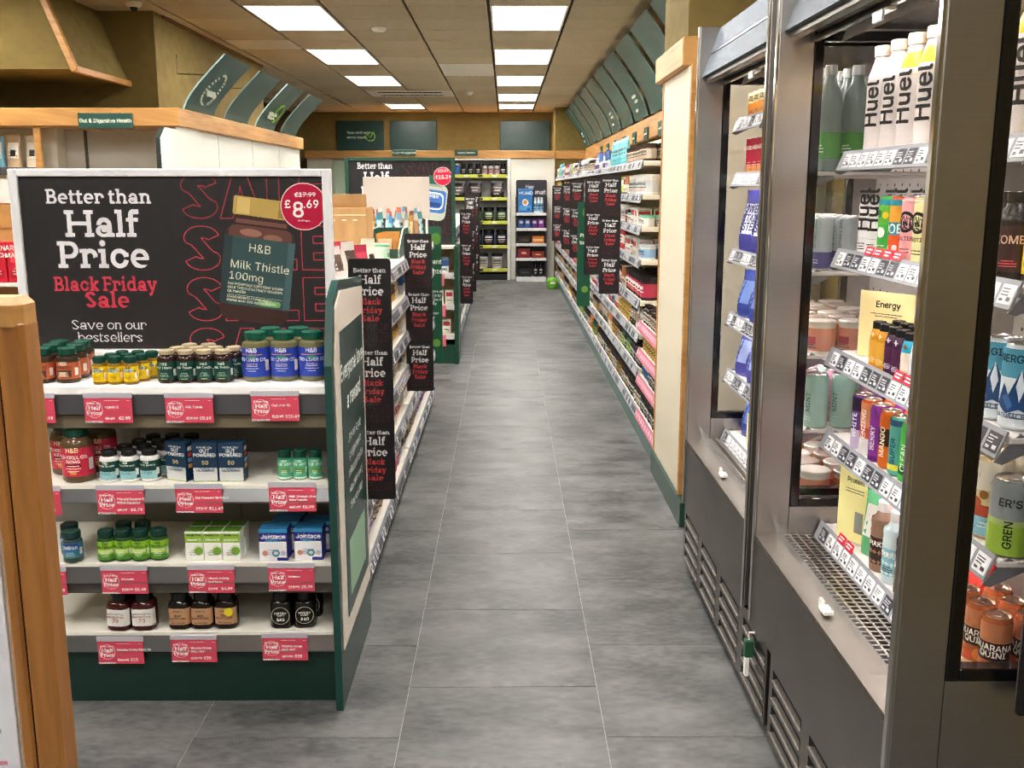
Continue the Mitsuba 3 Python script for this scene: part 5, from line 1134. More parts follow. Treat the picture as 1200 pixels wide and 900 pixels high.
for i, (k, x) in enumerate((('shb', -.94), ('shb', -.83), ('shk', -.72), ('shk', -.6), ('shk', -.47), ('shw', -.36), ('shw', -.25), ('shw', -.15), ('shk', -.04))):
    solo('shaker_bottle', lite(k, prot[k]), f'{ {"shk": "black", "shb": "blue", "shw": "white"}[k]} shaker bottle on the top back shelf, {ordi(i)} from the left', 'bottle', None, M(x, 17.52, BZ[4] + .001, 0, .9))
for i, x in enumerate((-.8, -.52, -.14)):
    solo('protein_bag', lite('bag', prot['bag']), f'black protein bag on the second back shelf, {["left", "middle", "right"][i]} of three', 'bag', None, M(x, 17.5, BZ[3] + .001))
for j, (z, k, nm, dsc) in enumerate(((BZ[2], 'tg', 'black tub with green label', 'middle'), (BZ[1], 'tn', 'black tub with navy label', 'fourth'))):
    for i, x in enumerate((-.5, -.29, -.07)):
        solo('protein_tub', lite(k, prot[k]), f'{nm} on the {dsc} back shelf, {["left", "middle", "right"][i]} of three', 'tub', None, M(x, 17.51, z + .001))
for i, x in enumerate((-.4, -.15)):
    solo('protein_tub', lite('tw', prot['tw']), f'white tub with black lid on the bottom back shelf, {["left", "right"][i]} of two', 'tub', None, M(x, 17.51, BZ[0] + .001))
for i, x in enumerate((-.75, -.95)):
    solo('protein_tub', lite('tn', prot['tn']), f'black navy-labelled tub mostly hidden on the left of the back shelves, {["nearer", "further"][i]} one', 'tub', None, M(x, 17.51, BZ[1] + .001))
g = thing('drinks_stand', 'narrow dark display stand with white shelves in front of the white back panel', 'display stand')
b = MB(); b.box(.17, .2, 17.1, 17.45, .0, 1.42, '#23222a'); b.box(.665, .695, 17.1, 17.45, .0, 1.42, '#23222a'); b.box(.2, .665, 17.43, 17.45, .02, 1.42, '#2c2b34'); part(g, 'body', b.ply('satin'))
b = MB(); b.prism(sbox(.2, 1.4, .68, 1.68).buffer(.02, 4), [0, 17.42, 0], EX, EZ, .02, '#26242c'); part(g, 'header', b.ply('satin'))
b = MB(); b.flat(text2('Hey', True), [.34, 17.415, 1.56], EX, EZ, '#e4dfe4', .055); b.flat(text2('mat', True), [.5, 17.415, 1.46], EX, EZ, '#e4dfe4', .075); part(g, 'lettering', b.ply('matt'))
DZ = [.08, .4, .645, .9, 1.155]
for k, z in enumerate(DZ):
    b = MB(); b.box(.2, .665, 17.1, 17.43, z - .02, z, '#c9c9cc'); s_ = part(g, 'shelf', b.ply('paint')); b = MB(); b.box(.175, .69, 17.085, 17.1, z - (.08 if k == 0 else .045), z + .003, '#e6e6e8', .002); part(s_, 'price_rail', b.ply('satin'))
def dbox(x, z, w, h, c, front, lab, base='drink_carton', cat='box'): solo(base, l_box(w, .12, h, c, front), lab, cat, None, M(x, 17.2, z + .001))
k = thing('drink_carton', 'large blue carton with white lettering at the top of the drinks stand', 'box'); at = M(.33, 17.2, DZ[4] + .001)
part(k, 'body', l_box(.24, .12, .4, '#2f74b8', [(.1, .9, .1, .3, '#4a95d0')]), at=at); b = MB(); b.flat(text2('HUMO', True), [-.105, -.0625, .3], EX, EZ, '#dfeaf4', .055); b.poly(ell(0, .17, .055, .06), [0, -.062, 0], EX, EZ, '#e9e4dc'); b.poly(ell(0, .17, .03, .035), [0, -.0624, 0], EX, EZ, '#d98a4a'); part(k, 'print', b.ply('satin'), at=at)
for i, x in enumerate((.5, .555, .61)): solo('drink_bottle', lite('dwb', lambda: l_bottle(.026, .26, '#dfe6ea', '#c9d6e0', '#7fa9cc')), f'slim white and blue bottle beside the large blue carton, {ordi(i)} from the left', 'bottle', None, M(x, 17.2, DZ[4] + .001))
for i, (x, c, nm) in enumerate(((.26, '#2f4f8a', 'navy'), (.37, '#34599a', 'blue'), (.49, '#5b2a78', 'violet'), (.6, '#8a3a8c', 'magenta'))): dbox(x, DZ[3], .095, .15, c, [(.2, .8, .5, .8, '#c9c4dc')], f'{nm} carton on the fourth drinks stand shelf')
for i, (x, c, nm, w) in enumerate(((.31, '#2c2320', 'dark brown', .2), (.55, '#d9792a', 'bright orange', .2))): dbox(x, DZ[2], w, .12, c, [(.1, .9, .3, .6, '#e6c9a0' if i else '#4a3a30')], f'{nm} wide carton on the middle drinks stand shelf')
for i, (x, c, nm, h) in enumerate(((.31, '#8a1f2c', 'dark red', .16), (.55, '#8a2c1e', 'brick red', .11))): dbox(x, DZ[1], .21, h, c, [(.3, .7, .4, .6, '#d9b98a')], f'{nm} wide carton on the second drinks stand shelf')
dbox(.33, DZ[0], .22, .14, '#1c1a1c', [(.2, .8, .4, .6, '#4a464a')], 'black wide carton at the foot of the drinks stand')
for i, x in enumerate((.51, .6)): solo('drink_bottle', lite('dbb', lambda: l_bottle(.035, .24, '#121012', '#0d0c0d', '#3a3034')), f'black bottle at the foot of the drinks stand, {["left", "right"][i]} one', 'bottle', None, M(x, 17.2, DZ[0] + .001))
t = thing('wall_poster', 'pale green poster with dark writing behind the far sale poster', 'poster')
b = MB(); b.box(-2.95, -2.35, 17.57, 17.59, 1.2, 2.03, '#c3d9c0'); part(t, 'sheet', b.ply('matt'))
b = MB()
for k in range(4): b.flat(text2(['Health is', 'the whole', 'of you,', 'ask us'][k], True), [-2.75, 17.569, 1.85 - .12 * k], EX, EZ, '#2c5a48', .06)
part(t, 'lettering', b.ply('matt'))
# left wall: red boxes and brown bags beside the poster frame
g = thing('wall_shelf', 'white wall shelf at the far left edge with a wooden back', 'shelf')
b = MB(); b.box(-3.2, -2.36, 5.0, 5.4, 1.085, 1.105, '#e2dfd6', .003); b.box(-3.2, -2.36, 5.4, 5.42, .0, 1.6, '#b98450'); part(g, 'shelf_board', b.ply('paint'))
b = MB(); b.box(-3.2, -2.36, 5.39, 5.4, 1.36, 1.48, '#b98450'); part(g, 'wood_strip', b.ply('wood'))
b = MB(); b.box(-3.2, -2.36, 5.39, 5.4, 1.49, 1.615, '#e8e5dc'); part(g, 'white_panel', b.ply('paint'))
for i, x in enumerate((-2.66, -2.535, -2.425)):
    put('red_carton', carton(.1, .08, .2, '#c22236', [(.1, .9, .1, .3, '#a81a2c'), (.15, .6, .5, .8, '#d94a50')], [('ARMIN', .12, .8, '#f2e2dc'), ('MATCH', .12, .62, '#f2e2dc')], 3, '#f0c9c4'), f'red carton with pale print at the left edge, {["furthest from", "middle one beside", "nearest"][i]} the poster frame', 'box', x, 5.06, 1.105)
for i, (x, c) in enumerate(((-3.47, '#6fa9c0'), (-3.355, '#b59a7c'), (-3.225, '#cbbfa9'))):
    put('coffee_bag', pouch(.1, .06, .22, c, '#e6e2d8', blob='#16181a', crimp='#b08a5a', seed=i), ['teal and cream bag with a black disc on the upper left shelf', 'tan bag with a black disc, middle of three on the upper left shelf', 'pale bag with a black disc standing apart on the upper left shelf'][i], 'bag', x, 7.05, 1.7)
# ================================================================ right wall shelves
RZ = [.157, .418, .641, .857, 1.118, 1.327, 1.528, 1.737]
RX = .86
BAYN = ['first', 'second', 'third', 'fourth', 'fifth', 'sixth', 'seventh', 'eighth', 'ninth', 'tenth', 'eleventh']
def bay_shell(y0, y1, label, zs, top):
    g = thing('wall_shelf_bay', label, 'shelf bay')
    b = MB(); b.box(1.33, 1.355, y0, y1, .12, top, '#d9d3c0'); part(g, 'back_panel', b.ply('paint'))
    b = MB(); b.box(RX - .012, 1.355, y0 + .001, y1 - .001, 0, .118, '#3f5f56', .003); part(g, 'plinth', b.ply('satin'), 'grey green plinth')
    return g
# nearest bay: low shelves with pink sale strips
y0, y1 = 5.47, 6.385
g = bay_shell(y0, y1, 'low shelf bay with pink sale strips beside the cream column panel', None, .95)
PZ = [.16, .39, .56, .735]
for k, z in enumerate(PZ):
    b = MB(); b.box(RX, 1.33, y0 + .002, y1 - .002, z - .02, z, '#e2ddd0', .003); s_ = part(g, 'shelf', b.ply('paint'))
    part(s_, 'price_rail', rail_prism(RX, y0 + .002, y1 - .002, z + .006, z - .055, -1, c='#a9a8ae'))
    b = MB(); n = 9
    b.obox([RX - .0125, (y0 + y1) / 2, z - .024], np.array([[0, 1, 0], [-.254, 0, -.967], [.967, 0, -.254]])[[0, 1, 2]], [(y1 - y0) / 2 - .004, .03, .0008], '#cf7188'); part(s_, 'sale_strip', b.ply('satin'), 'pink sale strip')
    for j in range(11):
        b = MB(); b.obox([RX - .0145, y0 + .05 + .082 * j, z - .02], np.array([[0, 1, 0], [-.254, 0, -.967], [.967, 0, -.254]]), [.028, .015, .0006], '#e6b6c0'); part(s_, 'ticket', b.ply('satin'))
for k, (ks, z) in enumerate(zip((['black', 'amber', 'black', 'white'], ['white', 'amber', 'tubb', 'black'], ['brown', 'jary', 'brown', 'green'], ['black', 'amber', 'tubk', 'jarn']), PZ)):
    gap = (PZ + [.93])[k + 1] - z - .05
    fill_run(ks, RX, y0 + .02, y1 - .02, z, -1, lambda i, d, k=k: f'{d}, {ordi(i)} along the {["bottom", "second", "third", "top"][k]} pink shelf', run=4, depth=2, seed=200 + k, hs=min(1.05, gap / .125))
# the run beyond
SEQ = [['brown', 'black', 'pcho', 'green', 'amber', 'pchy'], ['pchk', 'jarn', 'green', 'brown', 'boxo', 'black'], ['pchw', 'boxp', 'jary', 'pchr', 'white', 'boxb'], ['tubr', 'boxo', 'pchw', 'jarn', 'boxw'], ['tubb', 'boxw', 'boxp', 'pchr', 'jary'], ['jarg', 'boxw', 'pchw', 'tubw', 'redb'], ['tubw', 'boxo', 'boxg', 'pchr', 'tubk'], ['jarn', 'pcht', 'pchp', 'boxb', 'tubw', 'boxg', 'pchr']]
NB = 10; BL = 1.095
for bi in range(NB):
    y0 = 6.39 + BL * bi; y1 = y0 + BL - .006
    g = bay_shell(y0, y1, f'tall cream wall shelf bay with silver price rails, {ordi(bi)} past the low pink one', RZ, 1.98)
    if bi == 0:
        b = MB(); b.box(1.0, 1.33, y0, y0 + .012, 1.775, 1.97, '#e0d8cb', .002); part(g, 'pegboard_end', b.ply('paint'), 'perforated cream end board')
        b = MB()
        for ix in range(6):
            for iz in range(4): b.flat(tri2(ell(1.03 + .05 * ix, 1.8 + .045 * iz, .006, .006, 8)), [0, y0 - .0006, 0], EX, EZ, '#6a6152')
        part(g, 'peg_holes', b.ply('matt'))
    for k, z in enumerate(RZ):
        b = MB(); b.box(RX, 1.33, y0, y1, z - .032, z, '#e4ddc9', .003); s_ = part(g, 'shelf', b.ply('paint'))
        part(s_, 'price_rail', rail_prism(RX, y0 + .002, y1, z + .006, z - .052, -1, c='#9a9da5'))
        tickets(s_, RX - .0105, y0, y1, z - .023, -1, -16, seed=500 + 11 * k + bi, merged=bi > 2)
        gap = (RZ + [1.96])[k + 1] - z - .06
        q = random.Random(900 + k * 13 + bi); ks = list(SEQ[k]); q.shuffle(ks)
        if bi == 0: ks = [['brown', 'black', 'amber'], ['green', 'black', 'brown'], ['pchw', 'jary', 'pchk'], ['tubr', 'boxo', 'tubr'], ['boxw', 'tubb', 'jarn'], ['jarg', 'boxw', 'redb'], ['boxo', 'tubw', 'boxw'], ['jarn', 'pchr', 'jarn']][k]
        if bi == 1 and k == 7: ks = ['pcht', 'pcht', 'pcht', 'boxg']
        fill_run(ks[:4], RX, y0 + .015, y1 - .01, z, -1, lambda i, d, k=k, bi=bi: f'{d}, {ordi(i)} of its kind, {SHELFNAME[k]} shelf, {BAYN[bi]} tall bay', run=3 if bi < 3 else 4, depth=2 if bi == 0 else 1, seed=300 + 17 * k + bi, hs=min(1.15, gap / .155))
# the big white bucket at the near end
put('powder_bucket', tub(.085, .15, '#e9e4de', '#f2eeea', '#e3ddd6', [('PROTEIN', .16, .5, '#b06a72'), ('POWDER', .12, .33, '#8a8a8c')], lid_h=.16), 'big white bucket with a broad lid at the near end of a high right shelf', 'bucket', 1.2, 6.5, RZ[6], -60)
t = thing('floor_bin', 'small lime green round object on the floor at the far end of the right shelves', 'bin')
b = MB(); b.lathe([(0, .001), (.07, .001), (.095, .05), (.095, .13), (.07, .17), (0, .18)], '#6fae3a', .74, 15.9, 16); part(t, 'body', b.ply('satin')); b = MB(); b.box(.7, .78, 15.797, 15.805, .08, .11, '#dfe9c8'); part(t, 'lettering_band', b.ply('matt'))
for i, k_ in enumerate([k for k in labels if k.startswith('shelf_fin') or k.startswith('green_sign')]): pass
# ================================================================ drinks fridges
FX = .742                       # front plane
FZ = [.6, .876, 1.118, 1.397, 1.66]
led = MB(); led.box(0, .018, 0, .96, 0, .012, '#ffffff')
def fridge(y0, y1, label, decks, ky0, ky1, rx=.935):
    """open fronted chiller between y0 and y1; its side panels have framed windows"""
    g = thing('drinks_fridge', label, 'fridge'); th = .028
    B = 1.47
    for s, (a, c) in enumerate(((y0, y0 + th), (y1 - th, y1))):
        w0, w1, zl, zh = .838, 1.36, .645, 1.985      # window opening with its frame
        b = MB()
        b.box(FX, w0, a, c, .29, 2.17, '#9c948c', .002); b.box(w1, B, a, c, .29, 2.17, '#9c948c', .002); b.box(w0, w1, a, c, .29, zl, '#9c948c'); b.box(w0, w1, a, c, zh, 2.17, '#9c948c')
        sp = part(g, 'side_panel', b.ply('brushed_steel'), 'brushed steel side panel')
        b = MB()
        for q in ((w0, w0 + .026, zl, zh), (w1 - .026, w1, zl, zh), (w0 + .026, w1 - .026, zl, zl + .026), (w0 + .026, w1 - .026, zh - .026, zh)): b.box(q[0], q[1], a - .003, c + .003, q[2], q[3], '#0b0b0c', .002)
        part(sp, 'window_frame', b.ply('gloss'), 'black window frame')
        b = MB(); m = (a + c) / 2; b.quad([w0 + .026, m, zl + .026], [w1 - .026, m, zl + .026], [w1 - .026, m, zh - .026], [w0 + .026, m, zh - .026], '#ffffff'); part(sp, 'window_pane', b.ply('pane_glass'), 'clear window pane')
        b = MB(); b.box(FX - .006, FX + .004, a + .004, c - .004, .28, 2.17, '#c9c5c0', .002); part(g, 'edge_trim', b.ply('shiny_metal'), 'polished steel edge')
    i0, i1 = y0 + th, y1 - th
    b = MB(); b.box(FX + .03, B, y0, y1, .06, .289, '#6f6963', .002); part(g, 'base', b.ply('dark_steel'))
    b = MB(); b.box(1.45, B, i0, i1, .06, 2.17, '#e6e4e0'); part(g, 'back_panel', b.ply('paint'), 'white perforated back')
    b = MB()
    for k in range(26):
        for j in range(14): b.flat(tri2(ell(0, 0, .006, .006, 6)), [1.4494, i0 + .05 + (i1 - i0 - .1) * j / 13, .68 + .05 * k], -EY, EZ, '#55524e')
    part(g, 'perforations', b.ply('matt'), stuff=True)
    # canopy: sloped fascia in two strips, dark soffit, blind roller
    b = MB(); b.prism(Polygon([(FX + .012, 1.985), (FX + .075, 2.165), (FX + .095, 2.165), (FX + .035, 1.985)]), [0, i0, 0], EX, EZ, i1 - i0, '#4d5661'); part(g, 'fascia', b.ply('paint'), 'pale steel fascia')
    b = MB(); b.prism(Polygon([(FX + .038, 2.067), (FX + .041, 2.075), (FX + .05, 2.075), (FX + .046, 2.067)]), [0, i0, 0], EX, EZ, i1 - i0, '#15161a'); part(g, 'fascia_groove', b.ply('satin'), 'dark groove')
    b = MB(); b.box(FX + .095, B, i0, i1, 2.1, 2.168, '#4a443e'); b.box(FX + .03, FX + .06, i0, i1, 1.968, 1.986, '#a8a39c', .002); part(g, 'roof', b.ply('metal'))
    b = MB(); b.box(FX + .2, B - .03, i0, i1, 1.99, 2.1, '#1c1815'); part(g, 'inner_canopy', b.ply('satin'), 'dark inner canopy')
    b = MB(); b.tube([[FX + .12, i0 + .01, 1.995], [FX + .12, i1 - .01, 1.995]], .028, '#6e6a66', 14); part(g, 'blind_roller', b.ply('metal'), 'rolled night blind')
    b = MB(); b.box(FX + .085, FX + .1, i0 + .01, i1 - .01, 1.955, 1.97, '#cfccc8', .002); part(g, 'blind_bar', b.ply('shiny_metal'), 'steel blind bar')
    b = MB(); m = (i0 + i1) / 2; b.obox([FX + .09, m, 1.95], np.eye(3), [.012, .045, .003], '#efece8', .001); b.obox([FX + .078, m, 1.94], np.eye(3), [.003, .03, .012], '#efece8', .001); part(g, 'blind_handle', b.ply('gloss'), 'clear pull handle')
    # base: front apron, ledge, grille, kick panel with slots, wheels
    b = MB(); b.box(FX, FX + .018, i0, i1, .285, .548, '#8d867e', .002); part(g, 'apron', b.ply('dark_steel'), 'dark steel apron')
    b = MB(); b.prism(Polygon([(FX - .004, .548), (FX, .556), (FX + .075, .566), (FX + .075, .552), (FX, .54)]), [0, i0, 0], EX, EZ, i1 - i0, '#8f877f'); part(g, 'ledge', b.ply('dark_steel'), 'steel ledge')
    b = MB(); b.box(FX + .075, FX + .175, i0, i1, .538, .546, '#1a1816')
    part(g, 'grille_tray', b.ply('satin'))
    b = MB(); nb = 44
    for k in range(nb + 1):
        y = i0 + (i1 - i0) * k / nb; b.box(FX + .075, FX + .175, y - .0035, y + .0035, .553, .558, '#b9b2aa')
    for k in range(5): x = FX + .076 + .0245 * k; b.box(x - .003, x + .003, i0, i1, .5535, .5585, '#b9b2aa')
    part(g, 'air_grille', b.ply('metal'), 'square-hole steel air grille', stuff=True)
    b = MB(); b.quad([FX + .028, i0 + .02, .562], [FX + .028, i1 - .02, .562], [FX + .012, i1 - .02, .66], [FX + .012, i0 + .02, .66], '#ffffff'); part(g, 'splash_guard', b.ply('acrylic'), 'clear acrylic splash guard')
    b = MB(); b.obox([FX + .03, m - .05, .57], np.eye(3), [.012, .022, .005], '#f0ece6', .001); b.obox([FX + .028, m - .02, .575], np.eye(3), [.004, .012, .012], '#e6e1da', .001); part(g, 'guard_clip', b.ply('satin'), 'white guard clip')
    b = MB(); b.box(FX + .004, FX + .016, ky0, ky1, .035, .283, '#847d76', .002)
    kp = part(g, 'kick_panel', b.ply('dark_steel'), 'dark steel kick panel')
    L, H = .27, .03          # louvred slots: a dark opening with a slanting blade inside
    sl = MB(); sl.quad([FX + .0034, 0, 0], [FX + .0034, 0, H], [FX + .0034, L, H], [FX + .0034, L, 0], '#0b0a0a'); sl = sl.ply('matt')
    bl = MB(); bl.poly(Polygon([(0, 0), (L, 0), (L - .045, H * .86), (0, H * .86)]), [FX + .0028, 0, 0], EY, EZ, '#4a4642'); bl.box(FX - .001, FX + .0034, 0, L, -.0025, 0, '#a39b92'); bl = bl.ply('metal')
    y = ky1 - .035 - L; n = 0
    while y > ky0:
        for r in range(4):
            part(kp, 'vent_slot', sl, at=M(0, y, .06 + .053 * r)); part(kp, 'vent_blade', bl, at=M(0, y, .06 + .053 * r))
        y -= L + .07
    for y in (y0 + .08, y1 - .08):
        for x in (FX + .08, B - .1):
            b = MB(); b.lathe([(0, 0), (.03, 0), (.03, .024), (0, .024)], '#22211f', 0, 0, 14); V, F = b.mesh()
            w = MB(); w.raw(np.stack([V[:, 0] + x, V[:, 2] + y - .012, V[:, 1] + .031], 1), F[:, ::-1], '#22211f'); w.box(x - .02, x + .02, y - .02, y + .02, .05, .07, '#a6a29c'); part(g, 'wheel', w.ply('satin'), 'small castor wheel')
    # shelves with sloping ticket rails and warm strips of light under them
    for k, (z, ya, yb) in enumerate((d if isinstance(d, tuple) else (d, i0, i1)) for d in decks):
        x0 = rx
        b = MB(); b.box(x0, 1.445, ya + .006, yb - .006, z - .016, z - .004, '#cfc9c4', .002); s_ = part(g, 'shelf', b.ply('paint'))
        b = MB(); b.prism(Polygon([(x0, z + .006), (x0 - .02, z - .046), (x0 - .024, z - .044), (x0 - .004, z + .008)]), [0, ya + .01, 0], EX, EZ, yb - ya - .02, '#8e9096'); part(s_, 'price_rail', b.ply('satin'), 'grey plastic price rail')
        b = MB()
        for yy in (ya + .008, yb - .012): b.prism(Polygon([(x0 + .02, z + .004), (x0 - .026, z - .05), (x0 - .01, z - .056), (x0 + .06, z - .022)]), [0, yy, 0], EX, EZ, .004, '#66676b')
        part(s_, 'rail_end', b.ply('satin'))
        n = int((yb - ya) / .062); q = random.Random(k)
        ax = np.array([[0, 1, 0], [-.36, 0, -.93], [.93, 0, -.36]])
        for j in range(n):
            c = '#e9e8ea' if (q.random() < .75) else '#3a3c44'
            b = MB(); cen = np.array([x0 - .0145, ya + .04 + .062 * j, z - .019]); b.obox(cen, ax, [.025, .019, .0007], c)
            o = cen - ax[2] * .0009
            dk = '#4a4950' if c[1] == 'e' else '#c9c9d0'
            for r in range(3): b.flat(tri2(sbox(-.021, .009 - .006 * r, .0 + .006 * q.random() * 2, .0115 - .006 * r)), o, -EY, -ax[1], dk)
            b.flat(tri2(sbox(.004, -.013, .019, -.005)), o, -EY, -ax[1], dk); b.flat(tri2(sbox(-.02, -.014, -.006, -.009)), o, -EY, -ax[1], dk)
            part(s_, 'ticket', b.ply('satin'))
        if (len(decks) == 5 and k in (0, 2, 3)):
            for j in ((n - 3, n - 4), None, (n - 8, n - 9), (n - 4, n - 5, n - 6, n - 7))[k] + ((2, 3) if k == 3 else ()):
                b = MB(); cen = np.array([x0 - .004, ya + .04 + .062 * j, z + .014]); b.obox(cen, ax, [.027, .012, .0006], '#c9283c')
                for r in range(2): b.flat(tri2(sbox(-.02, .002 - .008 * r, .018 - .006 * r, .006 - .008 * r)), cen - ax[2] * .0008, -EY, -ax[1], '#f2dfe0')
                part(s_, 'price_flag', b.ply('satin'), 'small red price flag')
        if k:
            e = MB(); e.quad([x0 + .028, ya + .05, z - .03], [x0 + .05, ya + .05, z - .02], [x0 + .05, yb - .05, z - .02], [x0 + .028, yb - .05, z - .03], '#ffffff'); e.f = [e.f[0][:, ::-1]]
            scene[num(f'{s_}__light_strip')] = {**e.ply('paint'), 'emitter': {'type': 'area', 'radiance': {'type': 'rgb', 'value': list(FRIDGE_LED)}}}
    e = MB(); e.quad([FX + .15, i0 + .05, 1.95], [FX + .165, i0 + .05, 1.985], [FX + .165, i1 - .05, 1.985], [FX + .15, i1 - .05, 1.95], '#ffffff'); e.f = [e.f[0][:, ::-1]]
    scene[f'{g}__canopy_light'] = {**e.ply('paint'), 'emitter': {'type': 'area', 'radiance': {'type': 'rgb', 'value': list(FRIDGE_LED)}}}
    return g
Y2a, Y2b, Y1a, Y1b = 1.765, 2.862, 2.934, 4.02
f2 = fridge(Y2a, Y2b, 'stainless steel open drinks fridge nearest the camera on the right', FZ, 1.775, 2.625)
f1 = fridge(Y1a, Y1b, 'stainless steel open drinks fridge between the near fridge and the cream column', [.6, .85, 1.08, 1.33, 1.62, (1.825, 3.55, 3.99)], 2.665, 4.0, .9)
b = MB(); b.box(.715, .742, 2.79, 2.815, .185, .24, '#1f4a33', .003); b.box(.718, .73, 2.79, 2.812, .125, .185, '#e6e6e2', .001); b.tube([[.728, 2.8, .24], [.728, 2.8, .262], [.744, 2.8, .262]], .004, '#b5b1aa', 6)
t = thing('padlock_tag', 'green and white lock tag hanging low between the two fridges', 'tag'); part(t, 'tag', b.ply('satin'))
# spare panel between the fridges
b = MB(); b.box(.76, .815, 2.866, 2.93, .03, 2.1, '#2a2826'); solo('gap_filler', b.ply('satin'), 'dark filler strip in the gap between the two fridges', 'panel')

# ---------------------------------------------------------------- drinks: fridge products face the aisle (-x)
fq = random.Random(11)
def along(base, cat, proto, Y, X, z, labs, s=1., sz=None, rot=-90, dx=0.):
    for i, y in enumerate(Y): put(base, proto, labs[i] if isinstance(labs, (list, tuple)) else labs.format(ordi(i)), cat, X + dx, y, z - .004, rot + fq.uniform(-8, 8), s=s, sz=sz)
N2 = 'of the near fridge'
# near fridge, top deck: tall white bottles
D5 = FZ[4]
P_huel = drink_bottle(.041, .275, '#efe7e4', '#d8c3ac', None, vert=('Huel', .145, .24, '#1b1a1c'), neck=.54, cap_h=.085, nbars=0, lz=(.05, .7))
P_huelb = drink_bottle(.041, .275, '#efe7e4', '#d8c3ac', None, vert=('Huel', .155, .22, '#1b1a1c'), top='#e0bd2e', neck=.54, cap_h=.085, nbars=0, lz=(.05, .7))
for i, y in enumerate((2.72, 2.61, 2.5, 2.39, 2.28, 2.17)):
    put('meal_drink_bottle', P_huel if i < 2 else P_huelb, f'tall white bottle with {"beige" if i < 2 else "yellow"} shoulder, {ordi(i)} from the far window, near fridge top', 'bottle', .99, y, D5 - .004, -60 - fq.uniform(0, 12))
for i, y in enumerate((2.06, 1.95)):
    put('meal_drink_bottle', P_huelb, f'tall white bottle behind the near fridge panel, {ORD[i]} one on the top deck', 'bottle', .99, y, D5 - .004, -60)
P_oat = drink_bottle(.045, .26, '#e0b98a', '#e2cdb8', '#e6d3b4', lines=[('HUEL', .08, .5, '#4a3322'), ('SMOOTH', .08, .38, '#4a3322'), ('FOOD', .1, .24, '#4a3322')], neck=.55)
put('meal_drink_bottle', P_oat, 'orange and cream drink bottle with dark lettering seen through the near fridge window, top right', 'bottle', .985, 1.85, D5 - .004, -45)
# fourth deck: cans
D4 = FZ[3]
P_hcan = can(.029, .145, '#e6e2e2', vert=('Huel', .26, .42, '#1b1a1c'), nbars=3, barc='#3a3a3c', bands=[(.3, .305, '#8a8a8c')])
P_gcan = can(.03, .155, '#3faa3f', bands=[(.86, .95, '#2f8fa0'), (.55, .86, '#5fae3a')], discs=[(0, .42, .45, '#e6efe2'), (-.3, .72, .35, '#2a6a3a'), (.4, .7, .3, '#e6c42f')], nbars=2)
P_ocan = can(.03, .155, '#d9582a', bands=[(.86, .95, '#2f8fa0'), (.4, .6, '#2f8796'), (.6, .86, '#e0a23a')], lines=[('OOE', .14, .43, '#e8f0ee')], discs=[(-.5, .2, .25, '#e6ded6'), (.4, .2, .25, '#e6ded6')])
P_pcan = can(.03, .155, '#e0a0a2', bands=[(.93, .96, '#f0d8d6')], discs=[(0, .62, .85, '#1a1a1c'), (0, .62, .6, '#e0a0a2')], lines=[('SALTED', .06, .34, '#8a3a3a')], nbars=2, barc='#8a4a4a')
P_ycan = can(.03, .155, '#dcd8a0', bands=[(.93, .96, '#eeecd0')], discs=[(0, .62, .85, '#1a1a1c'), (0, .62, .6, '#dcd8a0')], lines=[('EXOTIC', .06, .34, '#6a5a2a')], nbars=2, barc='#6a5a3a')
cs = [(P_hcan, 'white can with black vertical lettering'), (P_hcan, 'second white can with black vertical lettering'), (P_gcan, 'green can with a teal top band'), (P_ocan, 'orange can with a teal band'), (P_pcan, 'pink can with a black ring emblem'), (P_ycan, 'pale yellow can with a black ring emblem'), (P_pcan, 'hidden pink can'), (P_ycan, 'hidden pale yellow can')]
for i, (p, l) in enumerate(cs): put('drink_can', p, f'{l}, near fridge deck below the tall white bottles', 'can', .978, 2.72 - .074 * i, D4 - .004, -62 - fq.uniform(0, 14))
P_blackb = drink_bottle(.034, .17, '#1a1414', '#141414', '#3a2024', neck=.5, nbars=3, barc='#c94a5a', lines=[('KOMB', .09, .42, '#e0b8a0')])
P_yelb = drink_bottle(.034, .17, '#1a1612', '#141414', '#d9b82a', neck=.5, nbars=3)
for i, y in enumerate((2.1, 2.02, 1.95, 1.88)): put('dark_drink_bottle', P_blackb if i < 3 else P_yelb, f'dark bottle high in the near fridge window, {ordi(i)} from the far side', 'bottle', .985 + .02 * (i % 2), y, D4 - .004, -45)
for i, (p, l) in enumerate(cs[:6]):
    for d in (1, 2): put('drink_can', p, f'{l.split(" with")[0]} in the {["second", "third"][d - 1]} row, {ordi(i)} from the window, near fridge', 'can', .978 + .068 * d, 2.72 - .074 * i, D4 - .004, -62)
for i in range(5):
    put('meal_drink_bottle', P_huel if i < 2 else P_huelb, f'tall white bottle in the second row, {ordi(i)} from the far window, near fridge top', 'bottle', 1.085, 2.73 - .11 * i, D5 - .004, -65)
